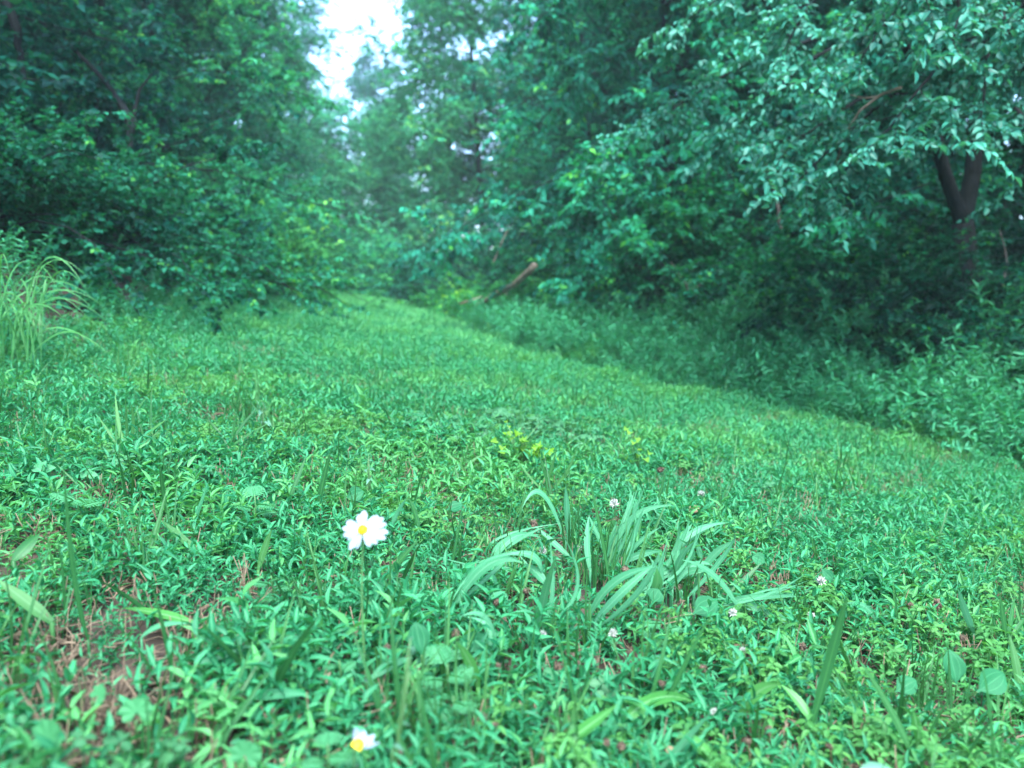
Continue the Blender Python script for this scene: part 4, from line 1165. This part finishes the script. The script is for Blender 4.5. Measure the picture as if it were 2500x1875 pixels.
def daisy(label, head_px, base_px, depth, normal, petals, R, stem_mid, leaves):
    """petals: (angle seen from the front, counted from the right, counterclockwise; length; width; droop)"""
    hp = at(*head_px, depth)
    gp = at(*base_px, depth + .02); gp[2] = float(terrain(gp[0], gp[1]))
    r = root('daisy', gp, label, 'daisy')
    Zv = nrm(np.array(normal)); Xv = nrm(np.cross([0, 1., .0], Zv)) if abs(Zv[1]) < .9 else np.array([1., 0, 0])
    Xv = nrm(RT - Zv * (RT @ Zv)); Yv = np.cross(Zv, Xv)
    from mathutils import Matrix
    for k, (ang, ln, wd, dr) in enumerate(petals):
        a = math.radians(ang)
        d_ = Xv * math.cos(a) + Yv * math.sin(a)
        sx = np.cross(d_, Zv)
        o = link('petal', petal_mesh(R * ln, R * wd * .82, dr, rf.uniform(-.25, .25), .3, k), r)
        m_ = Matrix(((sx[0], d_[0], Zv[0], 0), (sx[1], d_[1], Zv[1], 0), (sx[2], d_[2], Zv[2], 0), (0, 0, 0, 1)))
        o.matrix_local = Matrix.Translation(Vector(hp - gp + d_ * R * .16 + Zv * (.0006 * (k % 3)))) @ m_
    acc = Acc()
    th = np.linspace(0, math.pi / 2, 6)
    tube(acc, [hp - Zv * .003 + Zv * .0085 * math.sin(t) for t in th], R * .31 * np.cos(th) + .0006, 14)
    n = 90; k = np.arange(n); rr = R * .29 * np.sqrt((k + .5) / n); a = k * 2.39996
    P = hp[None] + Xv * (rr * np.cos(a))[:, None] + Yv * (rr * np.sin(a))[:, None] + Zv * (.0055 * np.sqrt(np.clip(1 - (rr / (R * .31)) ** 2, 0, 1)) - .001)[:, None]
    put_leaves(acc, T_KITE, P, Zv + rf.normal(0, .25, (n, 3)), rf.normal(0, 1, (n, 3)), .0026, .0016, rf.uniform(0, 1, n))
    part('flower_centre', acc, 'disc', r, gp)
    st = Acc()
    tube(st, bez(gp - [0, 0, .02], at(*stem_mid, depth + .01), hp - Zv * .004, 12), np.linspace(.0014, .0011, 12), 6)
    tube(st, [hp - Zv * .006, hp - Zv * .003, hp - Zv * .001], [.0018, R * .22, R * .26], 10)
    part('stem', st, 'stem', r, gp)
    for p, dpx, ln in leaves:
        q = at(*p, depth + .01); e = at(p[0] + dpx[0], p[1] + dpx[1], depth + rf.uniform(-.02, .02))
        lf = Acc(); put_leaves(lf, T_LANCE3, [q], [e - q], [nrm(np.array([0, -.7, .6]) + rf.normal(0, .2, 3))], ln * depth / FPX, ln * depth / FPX * .2, .4)
        part('leaf', lf, 'milkweed', r, gp)

DD_ = .86
daisy('open white daisy with a yellow centre, standing tall left of the broad grass', (886, 1294), (912, 1760), DD_, (-.08, -.80, .60), [
    (92, 1.0, .42, .0), (112, .85, .34, .1), (152, 1.0, .44, .1), (173, 1.05, .42, .0), (193, 1.0, .40, .1), (210, .85, .32, .25), (238, 1.12, .40, .05), (252, .9, .30, .25),
    (298, .95, .36, .05), (318, 1.05, .36, .0), (-22, 1.3, .40, .0), (-6, 1.3, .44, .1), (14, 1.2, .46, .0), (32, 1.15, .46, .05), (48, 1.0, .42, .1)],
    43 * DD_ / FPX, (872, 1540), [((905, 1370), (.5, 1), 60), ((882, 1600), (-.3, -1), 70), ((890, 1660), (.5, -1), 60)])
daisy('lower white daisy seen from the side at the front edge, petals folded upward', (873, 1820), (860, 1905), .70, (.40, .42, .50), [
    (20, .8, .40, -.9), (60, .85, .4, -.75), (95, .95, .42, -.7), (130, .85, .40, -.8), (165, .6, .36, -1.0), (75, .95, .36, -.9), (110, .9, .36, -.9)],
    44 * .70 / FPX, (862, 1870), [((866, 1868), (1, -.4), 50)])

# dry brown leaf, branches, thin stems
def dry_leaf(px, py, ln, ang, label):
    g, s = ground_at(px, py); g = g + [0, 0, MAT + .012]
    acc = Acc()
    put_leaves(acc, T_ROUND, [g], [[math.cos(ang), math.sin(ang), .25]], [[.1, -.6, .7]], ln, ln * .62, .5)
    tag(link('dry_leaf', acc.mesh('dry_leaf', M['dry_leaf'], g), None, g), label, 'dead leaf')
dry_leaf(1680, 1262, .035, .5, 'curled light brown dead leaf beyond the right broad grass')
dry_leaf(1650, 1870, .016, 2.2, 'tan dead leaf at the front edge under the bent pale blade')

def stick(name, label, cat_, pts, rads, mat, forks=()):
    P = [at(*p) for p in pts]
    o0 = P[0].copy()
    acc = Acc()
    tt = np.linspace(0, len(P) - 1, 3 * len(P))
    PP = np.stack([np.interp(tt, range(len(P)), [q[i] for q in P]) for i in range(3)], 1) + rf.normal(0, rads[0] * .25, (len(tt), 3))
    tube(acc, PP, np.interp(tt, range(len(P)), rads), 7)
    for fp, fr in forks:
        tube(acc, [at(*q) for q in fp], np.linspace(fr, fr * .4, len(fp)), 5)
    tag(link(name, acc.mesh(name, M[mat], o0), None, o0), label, cat_)

stick('fallen_branch', 'pale fallen branch leaning up out of the right verge near the path end', 'branch',
      [(1165, 745, 9.6), (1215, 716, 9.0), (1262, 690, 8.5), (1305, 648, 8.2)], [.022, .034, .038, .038], 'pale_bark', [([(1240, 718, 9.8), (1180, 725, 9.7), (1120, 742, 9.7)], .03), ([(1205, 640, 9.4), (1225, 590, 9.4), (1240, 560, 9.5)], .012)])
stick('dead_limb', 'dark crooked dead limb with a thick knot at the upper left', 'dead branch',
      [(318, 384, 5.6), (316, 330, 5.6), (322, 303, 5.6), (290, 245, 5.7), (250, 190, 5.7), (170, 110, 5.8), (60, 20, 5.9)], [.018, .022, .045, .022, .018, .016, .014], 'bark', [([(322, 303, 5.6), (340, 220, 5.7), (380, 170, 5.8)], .016)])
stick('leaning_sapling', 'thin dark leaning stem at the left rim with a pale top', 'sapling trunk',
      [(78, 420, 5.2), (82, 330, 5.2), (62, 240, 5.2), (48, 130, 5.2), (38, 60, 5.2), (10, -10, 5.2), (-30, -120, 5.3)], [.024, .026, .024, .022, .03, .03, .026], 'bark')
stick('hanging_vine', 'thin pale curved vine stem near the right rim in the shade', 'vine',
      [(2430, 840, 5.0), (2442, 760, 5.0), (2448, 690, 5.0), (2462, 640, 5.0), (2440, 560, 5.1)], [.007, .006, .006, .005, .004], 'grey_bark')
stick('pale_sapling', 'slim pale forked sapling stem in front of the dark hollow', 'sapling trunk',
      [(1682, 800, 6.6), (1684, 740, 6.6), (1678, 700, 6.6), (1662, 680, 6.6), (1640, 640, 6.6)], [.014, .012, .011, .009, .006], 'grey_bark', [([(1680, 720, 6.6), (1715, 690, 6.6), (1740, 660, 6.6)], .007)])
stick('bare_sapling', 'thin dark bare trunk standing in the dark hollow right of the fallen branch', 'trunk',
      [(1562, 800, 7.6), (1560, 700, 7.6), (1556, 640, 7.6), (1550, 590, 7.7)], [.05, .046, .044, .04], 'bark')
stick('bare_sapling', 'grey slim bare stem in the dark shade left of the forked trunk', 'sapling trunk',
      [(1905, 560, 6.2), (1895, 480, 6.2), (1870, 400, 6.2), (1845, 370, 6.3), (1800, 350, 6.4)], [.016, .014, .012, .010, .008], 'grey_bark')
stick('dead_twig', 'pale bare dead twig hanging under the near boughs of the forked tree', 'branch',
      [(2040, 410, 4.2), (2060, 330, 4.1), (2100, 270, 4.0), (2150, 232, 4.0), (2200, 215, 3.9)], [.004, .006, .007, .008, .008], 'pale_bark', [([(2140, 236, 4.0), (2110, 240, 4.0), (2070, 230, 4.0)], .005)])
